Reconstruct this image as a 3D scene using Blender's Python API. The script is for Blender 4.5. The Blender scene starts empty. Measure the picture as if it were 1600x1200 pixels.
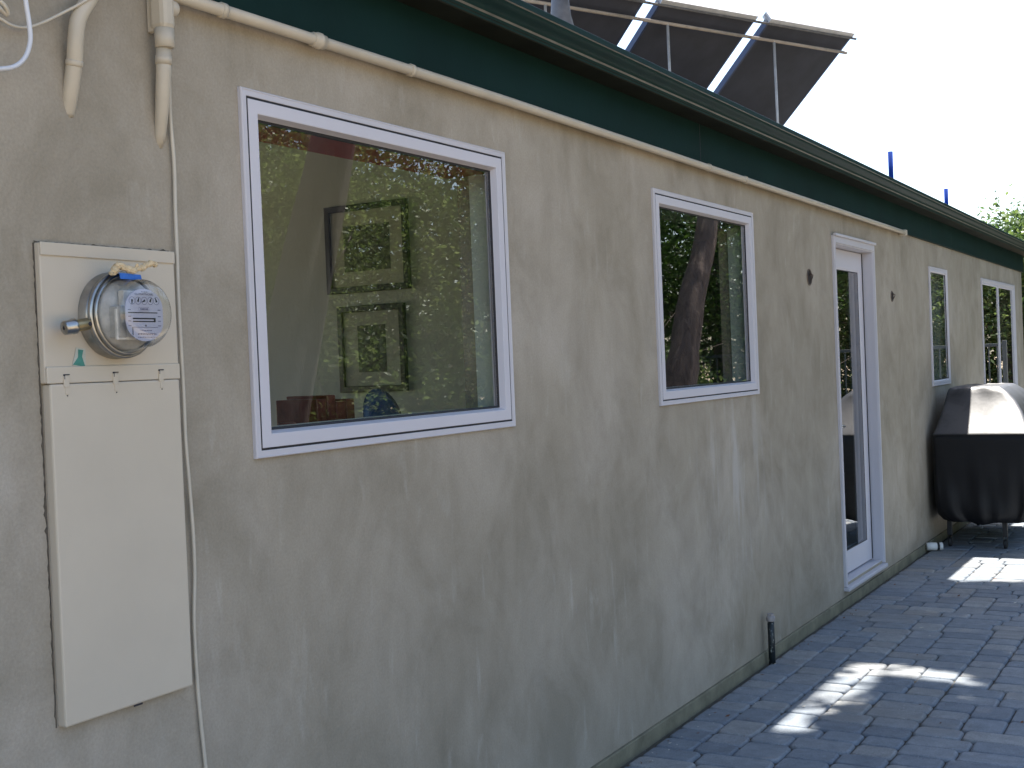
import bpy, bmesh, math, random
import numpy as np
from mathutils import Vector, Matrix

random.seed(7)
rng = np.random.default_rng(11)
scene = bpy.context.scene
COL = scene.collection

# ------------------------------------------------------------------ camera
CAM = Vector((2.036, 0.0, 1.5))
RIGHT = Vector((0.86424, 0.50140, -0.04096)).normalized()
FWD = Vector((-0.5024, 0.8645, -0.0154))
FWD = (FWD - FWD.dot(RIGHT) * RIGHT).normalized()
UP = RIGHT.cross(FWD).normalized()
FPX = 1950.0
cd = bpy.data.cameras.new("camera")
cam = bpy.data.objects.new("camera", cd)
COL.objects.link(cam)
M = Matrix.Identity(4)
for i in range(3):
    M[i][0] = RIGHT[i]; M[i][1] = UP[i]; M[i][2] = -FWD[i]; M[i][3] = CAM[i]
cam.matrix_world = M
cd.sensor_width = 36.0
cd.lens = 36.0 * FPX / 1600.0
cd.clip_start = 0.05
cd.clip_end = 600.0
scene.camera = cam

# ------------------------------------------------------------------ world, sun, exposure
TO_SUN = Vector((-0.085, 0.40, 1.0)).normalized()
world = bpy.data.worlds.new("World")
scene.world = world
world.use_nodes = True
wn = world.node_tree.nodes; wl = world.node_tree.links
sky = wn.new('ShaderNodeTexSky')
sky.sky_type = 'NISHITA'
sky.sun_disc = False
sky.sun_elevation = math.asin(TO_SUN.z)
sky.sun_rotation = math.atan2(TO_SUN.x, TO_SUN.y)
sky.air_density = 1.0
sky.dust_density = 1.5
wl.new(sky.outputs[0], wn['Background'].inputs[0])
wn['Background'].inputs[1].default_value = 0.12
sd = bpy.data.lights.new("sun", 'SUN')
sd.energy = 5.0
sd.angle = math.radians(0.55)
sd.color = (1.0, 0.95, 0.87)
sun = bpy.data.objects.new("sun", sd)
COL.objects.link(sun)
sun.location = TO_SUN * 40
sun.rotation_euler = TO_SUN.to_track_quat('Z', 'Y').to_euler()
scene.view_settings.view_transform = 'Standard'
scene.view_settings.look = 'None'
scene.view_settings.gamma = 1.0
scene.view_settings.exposure = 1.6
scene.cycles.max_bounces = 12
scene.cycles.transparent_max_bounces = 24
scene.cycles.caustics_reflective = False
scene.cycles.caustics_refractive = False


# ------------------------------------------------------------------ photo point -> place
def ray(px, py):
    return RIGHT * (px - 800.0) - UP * (py - 600.0) + FWD * FPX


def on_x(px, py, x=0.0):
    d = ray(px, py)
    return CAM + d * ((x - CAM.x) / d.x)


def on_z(px, py, z=0.0):
    d = ray(px, py)
    return CAM + d * ((z - CAM.z) / d.z)


def on_y(px, py, y):
    d = ray(px, py)
    return CAM + d * ((y - CAM.y) / d.y)


def mirrored(px, py, x):
    """point at depth x in the yard that the window glass shows at this place"""
    p = on_x(px, py); d = ray(px, py)
    return p + Vector((-d.x, d.y, d.z)) * (x / -d.x)


# ------------------------------------------------------------------ materials
def new_mat(name):
    m = bpy.data.materials.new(name)
    m.use_nodes = True
    nt = m.node_tree
    return m, nt, nt.nodes['Principled BSDF']


def N(nt, kind, **kw):
    n = nt.nodes.new(kind)
    for k, v in kw.items():
        if k in n.inputs:
            n.inputs[k].default_value = v
        else:
            setattr(n, k, v)
    return n


def ramp(nt, fac, stops):
    r = nt.nodes.new('ShaderNodeValToRGB')
    e = r.color_ramp.elements
    while len(e) < len(stops):
        e.new(0.5)
    for el, (p, c) in zip(e, stops):
        el.position = p
        el.color = (c[0], c[1], c[2], 1.0)
    nt.links.new(fac, r.inputs[0])
    return r


def coords(nt, scale=(1, 1, 1), rot=(0, 0, 0)):
    tc = nt.nodes.new('ShaderNodeNewGeometry')
    mp = nt.nodes.new('ShaderNodeMapping')
    mp.inputs['Scale'].default_value = scale
    mp.inputs['Rotation'].default_value = rot
    nt.links.new(tc.outputs['Position'], mp.inputs[0])
    return mp.outputs[0]


def noise(nt, vec, scale, detail=4.0, rough=0.55, dist=0.0):
    n = nt.nodes.new('ShaderNodeTexNoise')
    n.inputs['Scale'].default_value = scale
    n.inputs['Detail'].default_value = detail
    n.inputs['Roughness'].default_value = rough
    n.inputs['Distortion'].default_value = dist
    nt.links.new(vec, n.inputs['Vector'])
    return n.outputs['Fac']


def mixc(nt, fac, a, b, mode='MIX'):
    m = nt.nodes.new('ShaderNodeMix')
    m.data_type = 'RGBA'
    m.blend_type = mode
    for sock, v in ((m.inputs[0], fac), (m.inputs[6], a), (m.inputs[7], b)):
        if hasattr(v, 'is_linked') or isinstance(v, bpy.types.NodeSocket):
            nt.links.new(v, sock)
        elif isinstance(v, (int, float)):
            sock.default_value = v
        else:
            sock.default_value = (v[0], v[1], v[2], 1.0)
    return m.outputs[2]


def bump(nt, bsdf, height, strength, dist=0.01):
    b = nt.nodes.new('ShaderNodeBump')
    b.inputs['Strength'].default_value = strength
    b.inputs['Distance'].default_value = dist
    nt.links.new(height, b.inputs['Height'])
    nt.links.new(b.outputs[0], bsdf.inputs['Normal'])


def paint(name, col, rough=0.5, var=0.12, vscale=6.0, metal=0.0, bmp=0.0, bscale=80.0, spec=0.5, speck=None):
    m, nt, b = new_mat(name)
    v = coords(nt)
    f = noise(nt, v, vscale, 5.0, 0.6)
    lo = [c * (1 - var) for c in col]; hi = [min(1, c * (1 + var)) for c in col]
    r = ramp(nt, f, [(0.3, lo), (0.7, hi)])
    out = r.outputs[0]
    if speck:
        s = noise(nt, v, speck[0], 3.0, 0.6)
        sr = ramp(nt, s, [(speck[2], (0, 0, 0)), (speck[2] + 0.04, (1, 1, 1))])
        out = mixc(nt, sr.outputs[0], out, speck[1])
    nt.links.new(out, b.inputs['Base Color'])
    b.inputs['Roughness'].default_value = rough
    b.inputs['Metallic'].default_value = metal
    b.inputs['Specular IOR Level'].default_value = spec
    if bmp:
        bump(nt, b, noise(nt, v, bscale, 3.0), bmp, 0.004)
    return m


def stucco_material():
    m, nt, b = new_mat("stucco")
    v = coords(nt)
    big = noise(nt, v, 0.9, 4.0, 0.6, 0.8)
    c = ramp(nt, big, [(0.30, (0.296, 0.258, 0.196)), (0.5, (0.348, 0.305, 0.238)), (0.70, (0.402, 0.356, 0.290))]).outputs[0]
    # cloudy trowel patches
    bl = noise(nt, coords(nt, (1, 1.0, 0.85), (math.radians(-35), 0, 0)), 3.3, 8.0, 0.66, 0.5)
    blr = ramp(nt, bl, [(0.33, (0.84, 0.84, 0.82)), (0.5, (1, 1, 1)), (0.68, (1.10, 1.105, 1.12))])
    c = mixc(nt, 1.0, c, blr.outputs[0], 'MULTIPLY')
    # soft slanting sweeps of the trowel
    sw = noise(nt, coords(nt, (1, 2.2, 1.0), (math.radians(-30), 0, 0)), 2.6, 6.0, 0.62, 0.5)
    swr = ramp(nt, sw, [(0.30, (0.91, 0.91, 0.90)), (0.5, (1, 1, 1)), (0.70, (1.06, 1.065, 1.08))])
    c = mixc(nt, 1.0, c, swr.outputs[0], 'MULTIPLY')
    # short burnished strokes in two directions, in some places only
    for rot, sc, seed in ((-16, (1, 9.0, 1.7), 0.0), (-28, (1, 14.0, 3.2), 1.9), (40, (1, 10.0, 3.0), 3.7), (75, (1, 9.0, 2.6), 8.1)):
        vv = coords(nt, sc, (math.radians(rot), 0, 0))
        st = noise(nt, vv, 1.3 + seed * .02, 3.0, 0.6, 0.35)
        sr = ramp(nt, st, [(0.60, (0, 0, 0)), (0.74, (1, 1, 1))])
        mk = noise(nt, coords(nt, (1, 1, 1), (seed, 0, 0)), 1.5 + seed * .1, 3.0, 0.6)
        mr = ramp(nt, mk, [(0.50, (0, 0, 0)), (0.66, (0.46, 0.46, 0.46))])
        c = mixc(nt, mixc(nt, 1.0, sr.outputs[0], mr.outputs[0], 'MULTIPLY'), c, (0.52, 0.485, 0.425))
    # pale drips burnished into the wall below the medium window
    dm = nt.nodes.new('ShaderNodeVectorMath'); dm.operation = 'DISTANCE'
    nt.links.new(coords(nt, (1, 1.3, 1.15)), dm.inputs[0]); dm.inputs[1].default_value = (0, 5.55 * 1.3, 0.98 * 1.15)
    dmr = ramp(nt, dm.outputs['Value'], [(0.15, (0.5, 0.5, 0.5)), (0.75, (0, 0, 0))])
    dn = noise(nt, coords(nt, (1, 8.0, 0.9), (math.radians(-7), 0, 0)), 1.6, 3.0, 0.6, 0.3)
    dnr = ramp(nt, dn, [(0.50, (0, 0, 0)), (0.66, (1, 1, 1))])
    c = mixc(nt, mixc(nt, 1.0, dnr.outputs[0], dmr.outputs[0], 'MULTIPLY'), c, (0.55, 0.53, 0.50))
    fi = noise(nt, v, 150.0, 3.0, 0.7)
    fir = ramp(nt, fi, [(0.3, (0.90, 0.90, 0.90)), (0.7, (1.08, 1.08, 1.08))])
    c = mixc(nt, 1.0, c, fir.outputs[0], 'MULTIPLY')
    nt.links.new(c, b.inputs['Base Color'])
    rr = ramp(nt, bl, [(0.35, (0.82, 0.82, 0.82)), (0.7, (0.58, 0.58, 0.58))])
    nt.links.new(rr.outputs[0], b.inputs['Roughness'])
    b.inputs['Specular IOR Level'].default_value = 0.35
    ad = nt.nodes.new('ShaderNodeMath'); ad.operation = 'MULTIPLY_ADD'
    nt.links.new(bl, ad.inputs[0]); ad.inputs[1].default_value = 3.0
    nt.links.new(noise(nt, v, 45.0, 4.0, 0.6), ad.inputs[2])
    bump(nt, b, ad.outputs[0], 0.42, 0.004)
    return m


def glass_material(name, tint=(1, 1, 1), boost=1.0, rough=0.0, ior=1.52, coat=0.0):
    m = bpy.data.materials.new(name)
    m.use_nodes = True
    nt = m.node_tree
    nt.nodes.clear()
    out = nt.nodes.new('ShaderNodeOutputMaterial')
    tr = nt.nodes.new('ShaderNodeBsdfTransparent')
    tr.inputs[0].default_value = (*tint, 1)
    gl = nt.nodes.new('ShaderNodeBsdfGlossy')
    gl.inputs['Roughness'].default_value = rough
    fr = nt.nodes.new('ShaderNodeFresnel')
    gm = nt.nodes.new('ShaderNodeNewGeometry')
    io = nt.nodes.new('ShaderNodeMapRange')          # a thin sheet: the same reflectance from both sides
    io.inputs['To Min'].default_value = ior; io.inputs['To Max'].default_value = 1.0 / ior
    nt.links.new(gm.outputs['Backfacing'], io.inputs['Value'])
    nt.links.new(io.outputs[0], fr.inputs['IOR'])
    mu = nt.nodes.new('ShaderNodeMath'); mu.operation = 'MULTIPLY_ADD'; mu.use_clamp = True
    mu.inputs[1].default_value = boost; mu.inputs[2].default_value = coat
    nt.links.new(fr.outputs[0], mu.inputs[0])
    mx = nt.nodes.new('ShaderNodeMixShader')
    nt.links.new(mu.outputs[0], mx.inputs[0])
    nt.links.new(tr.outputs[0], mx.inputs[1])
    nt.links.new(gl.outputs[0], mx.inputs[2])
    nt.links.new(mx.outputs[0], out.inputs[0])
    return m


def leaf_material(name, stops, trans=0.45):
    m = bpy.data.materials.new(name)
    m.use_nodes = True
    nt = m.node_tree
    nt.nodes.clear()
    out = nt.nodes.new('ShaderNodeOutputMaterial')
    g = nt.nodes.new('ShaderNodeNewGeometry')
    r = ramp(nt, g.outputs['Random Per Island'], stops)
    di = nt.nodes.new('ShaderNodeBsdfDiffuse')
    tl = nt.nodes.new('ShaderNodeBsdfTranslucent')
    gl = nt.nodes.new('ShaderNodeBsdfGlossy'); gl.inputs['Roughness'].default_value = 0.35
    gl.inputs[0].default_value = (0.8, 0.85, 0.8, 1)
    nt.links.new(r.outputs[0], di.inputs[0])
    c = mixc(nt, 1.0, r.outputs[0], (1.40, 1.45, 0.95), 'MULTIPLY')
    nt.links.new(c, tl.inputs[0])
    m1 = nt.nodes.new('ShaderNodeMixShader'); m1.inputs[0].default_value = trans
    nt.links.new(di.outputs[0], m1.inputs[1]); nt.links.new(tl.outputs[0], m1.inputs[2])
    m2 = nt.nodes.new('ShaderNodeMixShader'); m2.inputs[0].default_value = 0.02
    nt.links.new(m1.outputs[0], m2.inputs[1]); nt.links.new(gl.outputs[0], m2.inputs[2])
    nt.links.new(m2.outputs[0], out.inputs[0])
    return m


def paver_material():
    m, nt, b = new_mat("tumbled_paver")
    g = nt.nodes.new('ShaderNodeNewGeometry')
    v = coords(nt)
    r = ramp(nt, g.outputs['Random Per Island'], [(0.0, (0.186, 0.214, 0.252)), (0.35, (0.226, 0.258, 0.298)), (0.65, (0.262, 0.285, 0.313)), (0.85, (0.270, 0.277, 0.282)), (1.0, (0.312, 0.328, 0.342))])
    f = noise(nt, v, 14.0, 6.0, 0.7)
    fr = ramp(nt, f, [(0.3, (0.78, 0.78, 0.78)), (0.7, (1.18, 1.17, 1.15))])
    c = mixc(nt, 1.0, r.outputs[0], fr.outputs[0], 'MULTIPLY')
    h = noise(nt, v, 220.0, 3.0, 0.7)
    hr = ramp(nt, h, [(0.32, (0.7, 0.7, 0.7)), (0.7, (1.2, 1.2, 1.2))])
    c = mixc(nt, 1.0, c, hr.outputs[0], 'MULTIPLY')
    d = noise(nt, v, 1.1, 4.0, 0.6)
    dr = ramp(nt, d, [(0.55, (0, 0, 0)), (0.75, (0.5, 0.5, 0.5))])
    c = mixc(nt, dr.outputs[0], c, (0.24, 0.215, 0.18))
    nt.links.new(c, b.inputs['Base Color'])
    b.inputs['Roughness'].default_value = 0.78
    b.inputs['Specular IOR Level'].default_value = 0.35
    bump(nt, b, noise(nt, v, 90.0, 5.0, 0.7), 0.5, 0.006)
    return m


def bark_material(name, lo, hi):
    m, nt, b = new_mat(name)
    v = coords(nt, (1, 1, 0.25))
    f = noise(nt, v, 14.0, 6.0, 0.7, 0.6)
    r = ramp(nt, f, [(0.3, lo), (0.7, hi)])
    nt.links.new(r.outputs[0], b.inputs['Base Color'])
    b.inputs['Roughness'].default_value = 0.9
    bump(nt, b, f, 0.9, 0.03)
    return m


def cover_material():
    """black vinyl, with sunlight painted in as paler, glossier up-facing parts"""
    m, nt, b = new_mat("black_vinyl_cover")
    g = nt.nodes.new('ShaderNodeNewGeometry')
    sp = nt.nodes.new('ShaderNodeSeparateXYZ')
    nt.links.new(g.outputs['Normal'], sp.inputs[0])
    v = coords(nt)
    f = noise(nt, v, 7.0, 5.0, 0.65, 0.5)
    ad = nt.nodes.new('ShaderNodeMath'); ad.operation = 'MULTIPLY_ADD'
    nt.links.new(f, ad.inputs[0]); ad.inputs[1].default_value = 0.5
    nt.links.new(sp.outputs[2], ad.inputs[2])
    r = ramp(nt, ad.outputs[0], [(0.66, (0.0085, 0.0085, 0.010)), (1.0, (0.062, 0.062, 0.070))])  # sunlit top put into the colour: paler where normals face up
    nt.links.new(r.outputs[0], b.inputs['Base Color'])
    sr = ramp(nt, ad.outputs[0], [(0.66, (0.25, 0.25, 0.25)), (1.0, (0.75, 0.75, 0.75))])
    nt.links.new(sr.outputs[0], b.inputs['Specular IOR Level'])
    b.inputs['Roughness'].default_value = 0.43
    bump(nt, b, noise(nt, v, 35.0, 4.0), 0.15, 0.004)
    return m


MAT = dict(
    stucco=stucco_material(),
    beige=paint("cream_enamel", (0.57, 0.505, 0.405), 0.5, 0.05, 3.0, bmp=0.08, bscale=300),
    pvc=paint("cream_pvc", (0.52, 0.46, 0.36), 0.42, 0.08, 8.0, bmp=0.1, bscale=120),
    cable=paint("cream_cable", (0.56, 0.51, 0.42), 0.45, 0.06, 10.0),
    whitecable=paint("white_cable", (0.66, 0.68, 0.73), 0.4, 0.05, 10.0),
    vinyl=paint("white_vinyl", (0.61, 0.595, 0.64), 0.45, 0.03, 2.0),
    vinyl2=paint("white_vinyl_frame", (0.57, 0.555, 0.59), 0.45, 0.03, 2.0),
    gasket=paint("black_gasket", (0.012, 0.012, 0.016), 0.6, 0.1),
    green=paint("dark_green_paint", (0.0045, 0.0205, 0.018), 0.6, 0.18, 3.0, bmp=0.12, bscale=50, spec=0.1),
    gutter=paint("green_gutter_enamel", (0.0055, 0.025, 0.0225), 0.5, 0.15, 5.0, spec=0.12),
    gutterunder=paint("gutter_ground_tint", (0.021, 0.023, 0.017), 0.6, 0.3, 4.0, spec=0.05),  # brown reflection of the ground painted into the underside colour
    rib=paint("pale_gutter_edge", (0.115, 0.105, 0.082), 0.45, 0.4, 9.0),  # paler stripes along the gutter's bends
    concrete=paint("footing_concrete", (0.20, 0.185, 0.125), 0.9, 0.3, 7.0, bmp=0.6, bscale=60),
    roof=paint("roof_felt", (0.10, 0.10, 0.095), 0.9, 0.2, 30.0),
    sand=paint("joint_sand", (0.075, 0.07, 0.058), 1.0, 0.35, 30.0, bmp=0.4),
    soil=paint("dry_soil", (0.34, 0.265, 0.17), 1.0, 0.4, 0.7, bmp=0.5, bscale=20),
    paver=paver_material(),
    inwall=paint("interior_plaster", (0.58, 0.63, 0.61), 0.8, 0.04, 1.0),
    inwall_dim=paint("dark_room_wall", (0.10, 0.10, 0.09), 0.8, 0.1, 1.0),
    infloor=paint("interior_floor", (0.20, 0.14, 0.09), 0.5, 0.2, 3.0),
    red=paint("red_lining_paint", (0.36, 0.05, 0.03), 0.5, 0.15, 4.0),
    lining=paint("window_lining_paint", (0.66, 0.70, 0.63), 0.6, 0.05, 3.0),
    frameblack=paint("black_frame_wood", (0.016, 0.018, 0.014), 0.35, 0.15, 9.0),
    matboard=paint("mat_board", (0.48, 0.50, 0.45), 0.8, 0.03, 2.0),
    print_=paint("ink_print", (0.10, 0.115, 0.095), 0.7, 0.75, 34.0),
    glass=glass_material("window_glass", (0.90, 0.93, 0.91), 1.7, 0.0, 1.52, 0.085),
    dome=glass_material("meter_glass", (0.985, 0.985, 0.98), 1.5, 0.02, 1.45, 0.03),
    steel=paint("zinc_steel", (0.40, 0.39, 0.37), 0.3, 0.25, 20.0, metal=1.0),
    darksteel=paint("dark_meter_works", (0.38, 0.37, 0.34), 0.5, 0.35, 25.0),
    sealant=paint("old_sealant_and_shadow", (0.10, 0.085, 0.065), 0.9, 0.5, 60.0),
    worksgrey=paint("meter_frame_grey", (0.60, 0.58, 0.53), 0.5, 0.2, 40.0),
    brass=paint("dull_brass", (0.36, 0.29, 0.16), 0.4, 0.2, 30.0, metal=0.8),
    plate=paint("meter_plate_white", (0.44, 0.45, 0.55), 0.5, 0.03, 30.0),
    ink=paint("black_ink", (0.02, 0.02, 0.03), 0.6, 0.05),
    greyink=paint("grey_ink", (0.16, 0.16, 0.24), 0.6, 0.05),
    bluetape=paint("blue_tape", (0.03, 0.15, 0.55), 0.55, 0.12, 60.0),
    masking=paint("dried_masking_tape", (0.66, 0.52, 0.32), 0.75, 0.25, 60.0, bmp=0.6, bscale=150),
    teal=paint("teal_sticker", (0.06, 0.24, 0.20), 0.6, 0.2, 60.0),
    stickerpaper=paint("sticker_paper", (0.50, 0.52, 0.46), 0.6, 0.1, 60.0),
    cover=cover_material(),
    leg=paint("black_leg_paint", (0.012, 0.012, 0.013), 0.6, 0.2, 20.0),
    rubber=paint("caster_rubber", (0.02, 0.02, 0.02), 0.7, 0.2),
    pipeblack=paint("black_pipe_scuffed", (0.012, 0.017, 0.018), 0.45, 0.3, 20.0, speck=(70.0, (0.30, 0.32, 0.28), 0.60)),
    pipecap=paint("grey_pipe_cap", (0.30, 0.275, 0.265), 0.55, 0.2, 40.0),
    whiteplastic=paint("white_plastic", (0.75, 0.74, 0.70), 0.45, 0.05, 20.0),
    navy=paint("blue_fringed_vent", (0.012, 0.045, 0.28), 0.8, 0.1, 10.0, spec=0.05),  # blue stands for lens colour fringing against the bright sky
    greypipe=paint("grey_vent_metal", (0.16, 0.155, 0.16), 0.6, 0.25, 18.0),
    panelback=paint("collector_back", (0.044, 0.048, 0.068), 0.75, 0.25, 3.0, bmp=0.1),
    panelframe=paint("collector_frame", (0.06, 0.075, 0.13), 0.4, 0.1, 8.0, metal=0.5),
    alu=paint("dull_aluminium", (0.58, 0.58, 0.60), 0.5, 0.15, 12.0, metal=0.3),
    pipewrap=paint("pipe_wrap", (0.42, 0.36, 0.31), 0.7, 0.2, 12.0),
    hole=paint("box_cavity", (0.020, 0.014, 0.012), 0.9, 0.3, 40.0),
    boxrim=paint("box_rim_metal", (0.15, 0.11, 0.08), 0.6, 0.4, 60.0, metal=0.3),
    bluedish=paint("blue_glaze", (0.035, 0.07, 0.15), 0.25, 0.2, 20.0),
    darkwood=paint("dark_brown_wood", (0.05, 0.025, 0.015), 0.5, 0.3, 15.0),
    redclay=paint("red_glaze", (0.13, 0.024, 0.016), 0.35, 0.3, 20.0),
    fence=paint("weathered_dark_rail", (0.07, 0.085, 0.10), 0.6, 0.2, 6.0),
    deadleaf=paint("dead_leaf", (0.16, 0.07, 0.035), 0.8, 0.5, 30.0),
    palelitter=paint("pale_husk", (0.6, 0.58, 0.52), 0.8, 0.2, 30.0),
    bark=bark_material("grey_bark", (0.055, 0.048, 0.042), (0.16, 0.145, 0.13)),
    bark2=bark_material("brown_bark", (0.09, 0.062, 0.050), (0.25, 0.185, 0.155)),
    leaf=leaf_material("canopy_leaf", [(0.0, (0.04, 0.072, 0.028)), (0.5, (0.07, 0.115, 0.042)), (1.0, (0.13, 0.17, 0.075))]),
    leafdark=leaf_material("dark_leaf", [(0.0, (0.018, 0.045, 0.014)), (0.5, (0.035, 0.08, 0.022)), (1.0, (0.07, 0.12, 0.035))], 0.35),
    leaflight=leaf_material("light_leaf", [(0.0, (0.075, 0.115, 0.045)), (0.5, (0.13, 0.18, 0.075)), (1.0, (0.22, 0.26, 0.14))], 0.5),
)


# ------------------------------------------------------------------ mesh helpers
def tag(o, label=None, category=None, group=None, kind=None):
    if label: o["label"] = label
    if category: o["category"] = category
    if group: o["group"] = group
    if kind: o["kind"] = kind
    return o


def thing(name, loc, label, category, group=None):
    o = bpy.data.objects.new(name, None)
    o.empty_display_size = 0.1
    COL.objects.link(o)
    o.location = loc
    return tag(o, label, category, group)


def world_loc(o):
    p = Vector((0, 0, 0))
    while o:
        p = p + o.location
        o = o.parent
    return p


class MB:
    """collects shapes, in world coordinates, that become ONE mesh object"""
    def __init__(s):
        s.v = []; s.f = []; s.sm = []; s.mi = []; s.cur = 0

    def add(s, verts, faces, smooth=False):
        n = len(s.v)
        s.v.extend([tuple(p) for p in verts])
        for f in faces:
            s.f.append([i + n for i in f]); s.sm.append(smooth); s.mi.append(s.cur)

    def box(s, a, b, ch=0.0):
        (x0, y0, z0), (x1, y1, z1) = [(min(p, q)) for p, q in zip(a, b)], [(max(p, q)) for p, q in zip(a, b)]
        if ch <= 0:
            V = [(x0, y0, z0), (x1, y0, z0), (x1, y1, z0), (x0, y1, z0), (x0, y0, z1), (x1, y0, z1), (x1, y1, z1), (x0, y1, z1)]
            s.add(V, [(0, 3, 2, 1), (4, 5, 6, 7), (0, 1, 5, 4), (1, 2, 6, 5), (2, 3, 7, 6), (3, 0, 4, 7)])
            return
        c = min(ch, (x1 - x0) * .45, (y1 - y0) * .45, (z1 - z0) * .45)
        bm = bmesh.new()
        V = [bm.verts.new(p) for p in [(x0, y0, z0), (x1, y0, z0), (x1, y1, z0), (x0, y1, z0), (x0, y0, z1), (x1, y0, z1), (x1, y1, z1), (x0, y1, z1)]]
        for f in [(0, 3, 2, 1), (4, 5, 6, 7), (0, 1, 5, 4), (1, 2, 6, 5), (2, 3, 7, 6), (3, 0, 4, 7)]:
            bm.faces.new([V[i] for i in f])
        bmesh.ops.bevel(bm, geom=bm.edges[:], offset=c, segments=2, profile=0.5, affect='EDGES')
        bm.verts.index_update()
        s.add([v.co for v in bm.verts], [[v.index for v in f.verts] for f in bm.faces])
        bm.free()

    def tube(s, pts, rad, n=12, caps=True, smooth=True):
        pts = [Vector(p) for p in pts]
        if not isinstance(rad, (list, tuple)): rad = [rad] * len(pts)
        rings = []
        prev = None
        for i, p in enumerate(pts):
            d = (pts[min(i + 1, len(pts) - 1)] - pts[max(i - 1, 0)]).normalized()
            if prev is None:
                u = d.cross(Vector((0, 0, 1)) if abs(d.z) < 0.9 else Vector((1, 0, 0))).normalized()
            else:
                u = (prev - prev.dot(d) * d).normalized()
            prev = u
            w = d.cross(u)
            rings.append([p + (u * math.cos(2 * math.pi * k / n) + w * math.sin(2 * math.pi * k / n)) * rad[i] for k in range(n)])
        V = [q for r in rings for q in r]
        F = []
        for i in range(len(rings) - 1):
            for k in range(n):
                a = i * n + k; b = i * n + (k + 1) % n
                F.append((a, b, b + n, a + n))
        s.add(V, F, smooth)
        if caps:
            s.add(rings[0], [list(range(n))[::-1]]); s.add(rings[-1], [list(range(n))])

    def lathe(s, org, axis, prof, n=48, smooth=True, closed_end=True):
        """prof: list of (distance along axis, radius)"""
        axis = Vector(axis).normalized(); org = Vector(org)
        u = axis.cross(Vector((0, 0, 1)) if abs(axis.z) < 0.9 else Vector((0, 1, 0))).normalized(); w = axis.cross(u)
        V = []
        for d, r in prof:
            for k in range(n):
                a = 2 * math.pi * k / n
                V.append(org + axis * d + (u * math.cos(a) + w * math.sin(a)) * r)
        F = []
        for i in range(len(prof) - 1):
            for k in range(n):
                a = i * n + k; b = i * n + (k + 1) % n
                F.append((a, b, b + n, a + n))
        s.add(V, F, smooth)
        if closed_end:
            m = len(prof) - 1
            s.add(V[m * n:], [list(range(n))])

    def frame(s, Y0, Y1, z0, z1, prof):
        """mitred rectangular frame lying in the wall plane: prof = (inset, x)"""
        V = []
        for ins, x in prof:
            V += [(x, Y0 + ins, z0 + ins), (x, Y1 - ins, z0 + ins), (x, Y1 - ins, z1 - ins), (x, Y0 + ins, z1 - ins)]
        F = []
        for i in range(len(prof) - 1):
            for k in range(4):
                a = i * 4 + k; b = i * 4 + (k + 1) % 4
                F.append((a, b, b + 4, a + 4))
        s.add(V, F)

    def extrude_y(s, prof, Y0, Y1, dz=lambda y: 0.0, steps=1, caps=False, smooth=False):
        V = []
        n = len(prof)
        for i in range(steps + 1):
            y = Y0 + (Y1 - Y0) * i / steps
            V += [(x, y, z + dz(y)) for x, z in prof]
        F = []
        for i in range(steps):
            for k in range(n - 1):
                a = i * n + k
                F.append((a, a + 1, a + 1 + n, a + n))
        s.add(V, F, smooth)

    def build(s, name, mat, parent=None, base=None, recalc=True):
        me = bpy.data.meshes.new(name)
        if parent is not None:
            off = world_loc(parent)
            if base is not None: base = Vector(base)
            else: base = off
        else:
            base = Vector(base) if base is not None else Vector((0, 0, 0))
            off = Vector((0, 0, 0))
        me.from_pydata([(p[0] - base.x, p[1] - base.y, p[2] - base.z) for p in s.v], [], s.f)
        for m in (mat if isinstance(mat, (list, tuple)) else [mat]):
            me.materials.append(m)
        me.polygons.foreach_set('use_smooth', s.sm)
        me.polygons.foreach_set('material_index', s.mi)
        me.update()
        if recalc:
            bm = bmesh.new(); bm.from_mesh(me)
            bmesh.ops.remove_doubles(bm, verts=bm.verts, dist=1e-6)
            bmesh.ops.recalc_face_normals(bm, faces=bm.faces)
            bm.to_mesh(me); bm.free()
        o = bpy.data.objects.new(name, me)
        COL.objects.link(o)
        if parent is not None:
            o.parent = parent
        o.location = base - off
        return o


def quads_object(name, V, mat, parent=None, base=(0, 0, 0)):
    """V: (n,4,3) array of separate quads"""
    n = len(V)
    me = bpy.data.meshes.new(name)
    off = world_loc(parent) if parent is not None else Vector(base)
    W = (V - np.array(off)).reshape(-1, 3)
    me.vertices.add(n * 4); me.loops.add(n * 4); me.polygons.add(n)
    me.vertices.foreach_set('co', W.astype(np.float32).ravel())
    me.loops.foreach_set('vertex_index', np.arange(n * 4, dtype=np.int32))
    me.polygons.foreach_set('loop_start', np.arange(0, n * 4, 4, dtype=np.int32))
    me.polygons.foreach_set('loop_total', np.full(n, 4, dtype=np.int32))
    me.update(calc_edges=True)
    me.validate()
    me.materials.append(mat)
    o = bpy.data.objects.new(name, me)
    COL.objects.link(o)
    if parent is not None: o.parent = parent
    else: o.location = base
    return o


def bez(pts, n=10):
    """smooth polyline through points (Catmull-Rom)"""
    P = [Vector(p) for p in pts]
    P = [P[0] * 2 - P[1]] + P + [P[-1] * 2 - P[-2]]
    out = []
    for i in range(1, len(P) - 2):
        for k in range(n):
            t = k / n
            a, b, c, d = P[i - 1], P[i], P[i + 1], P[i + 2]
            out.append(0.5 * ((2 * b) + (c - a) * t + (2 * a - 5 * b + 4 * c - d) * t * t + (3 * b - a - 3 * c + d) * t ** 3))
    out.append(P[-2])
    return out


# ================================================================== GROUND
mb = MB()
mb.add([(-150, -150, -0.06), (150, -150, -0.06), (150, 200, -0.06), (-150, 200, -0.06)], [(0, 1, 2, 3)])
tag(mb.build("ground", MAT['soil'], recalc=False), kind="structure")

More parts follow.
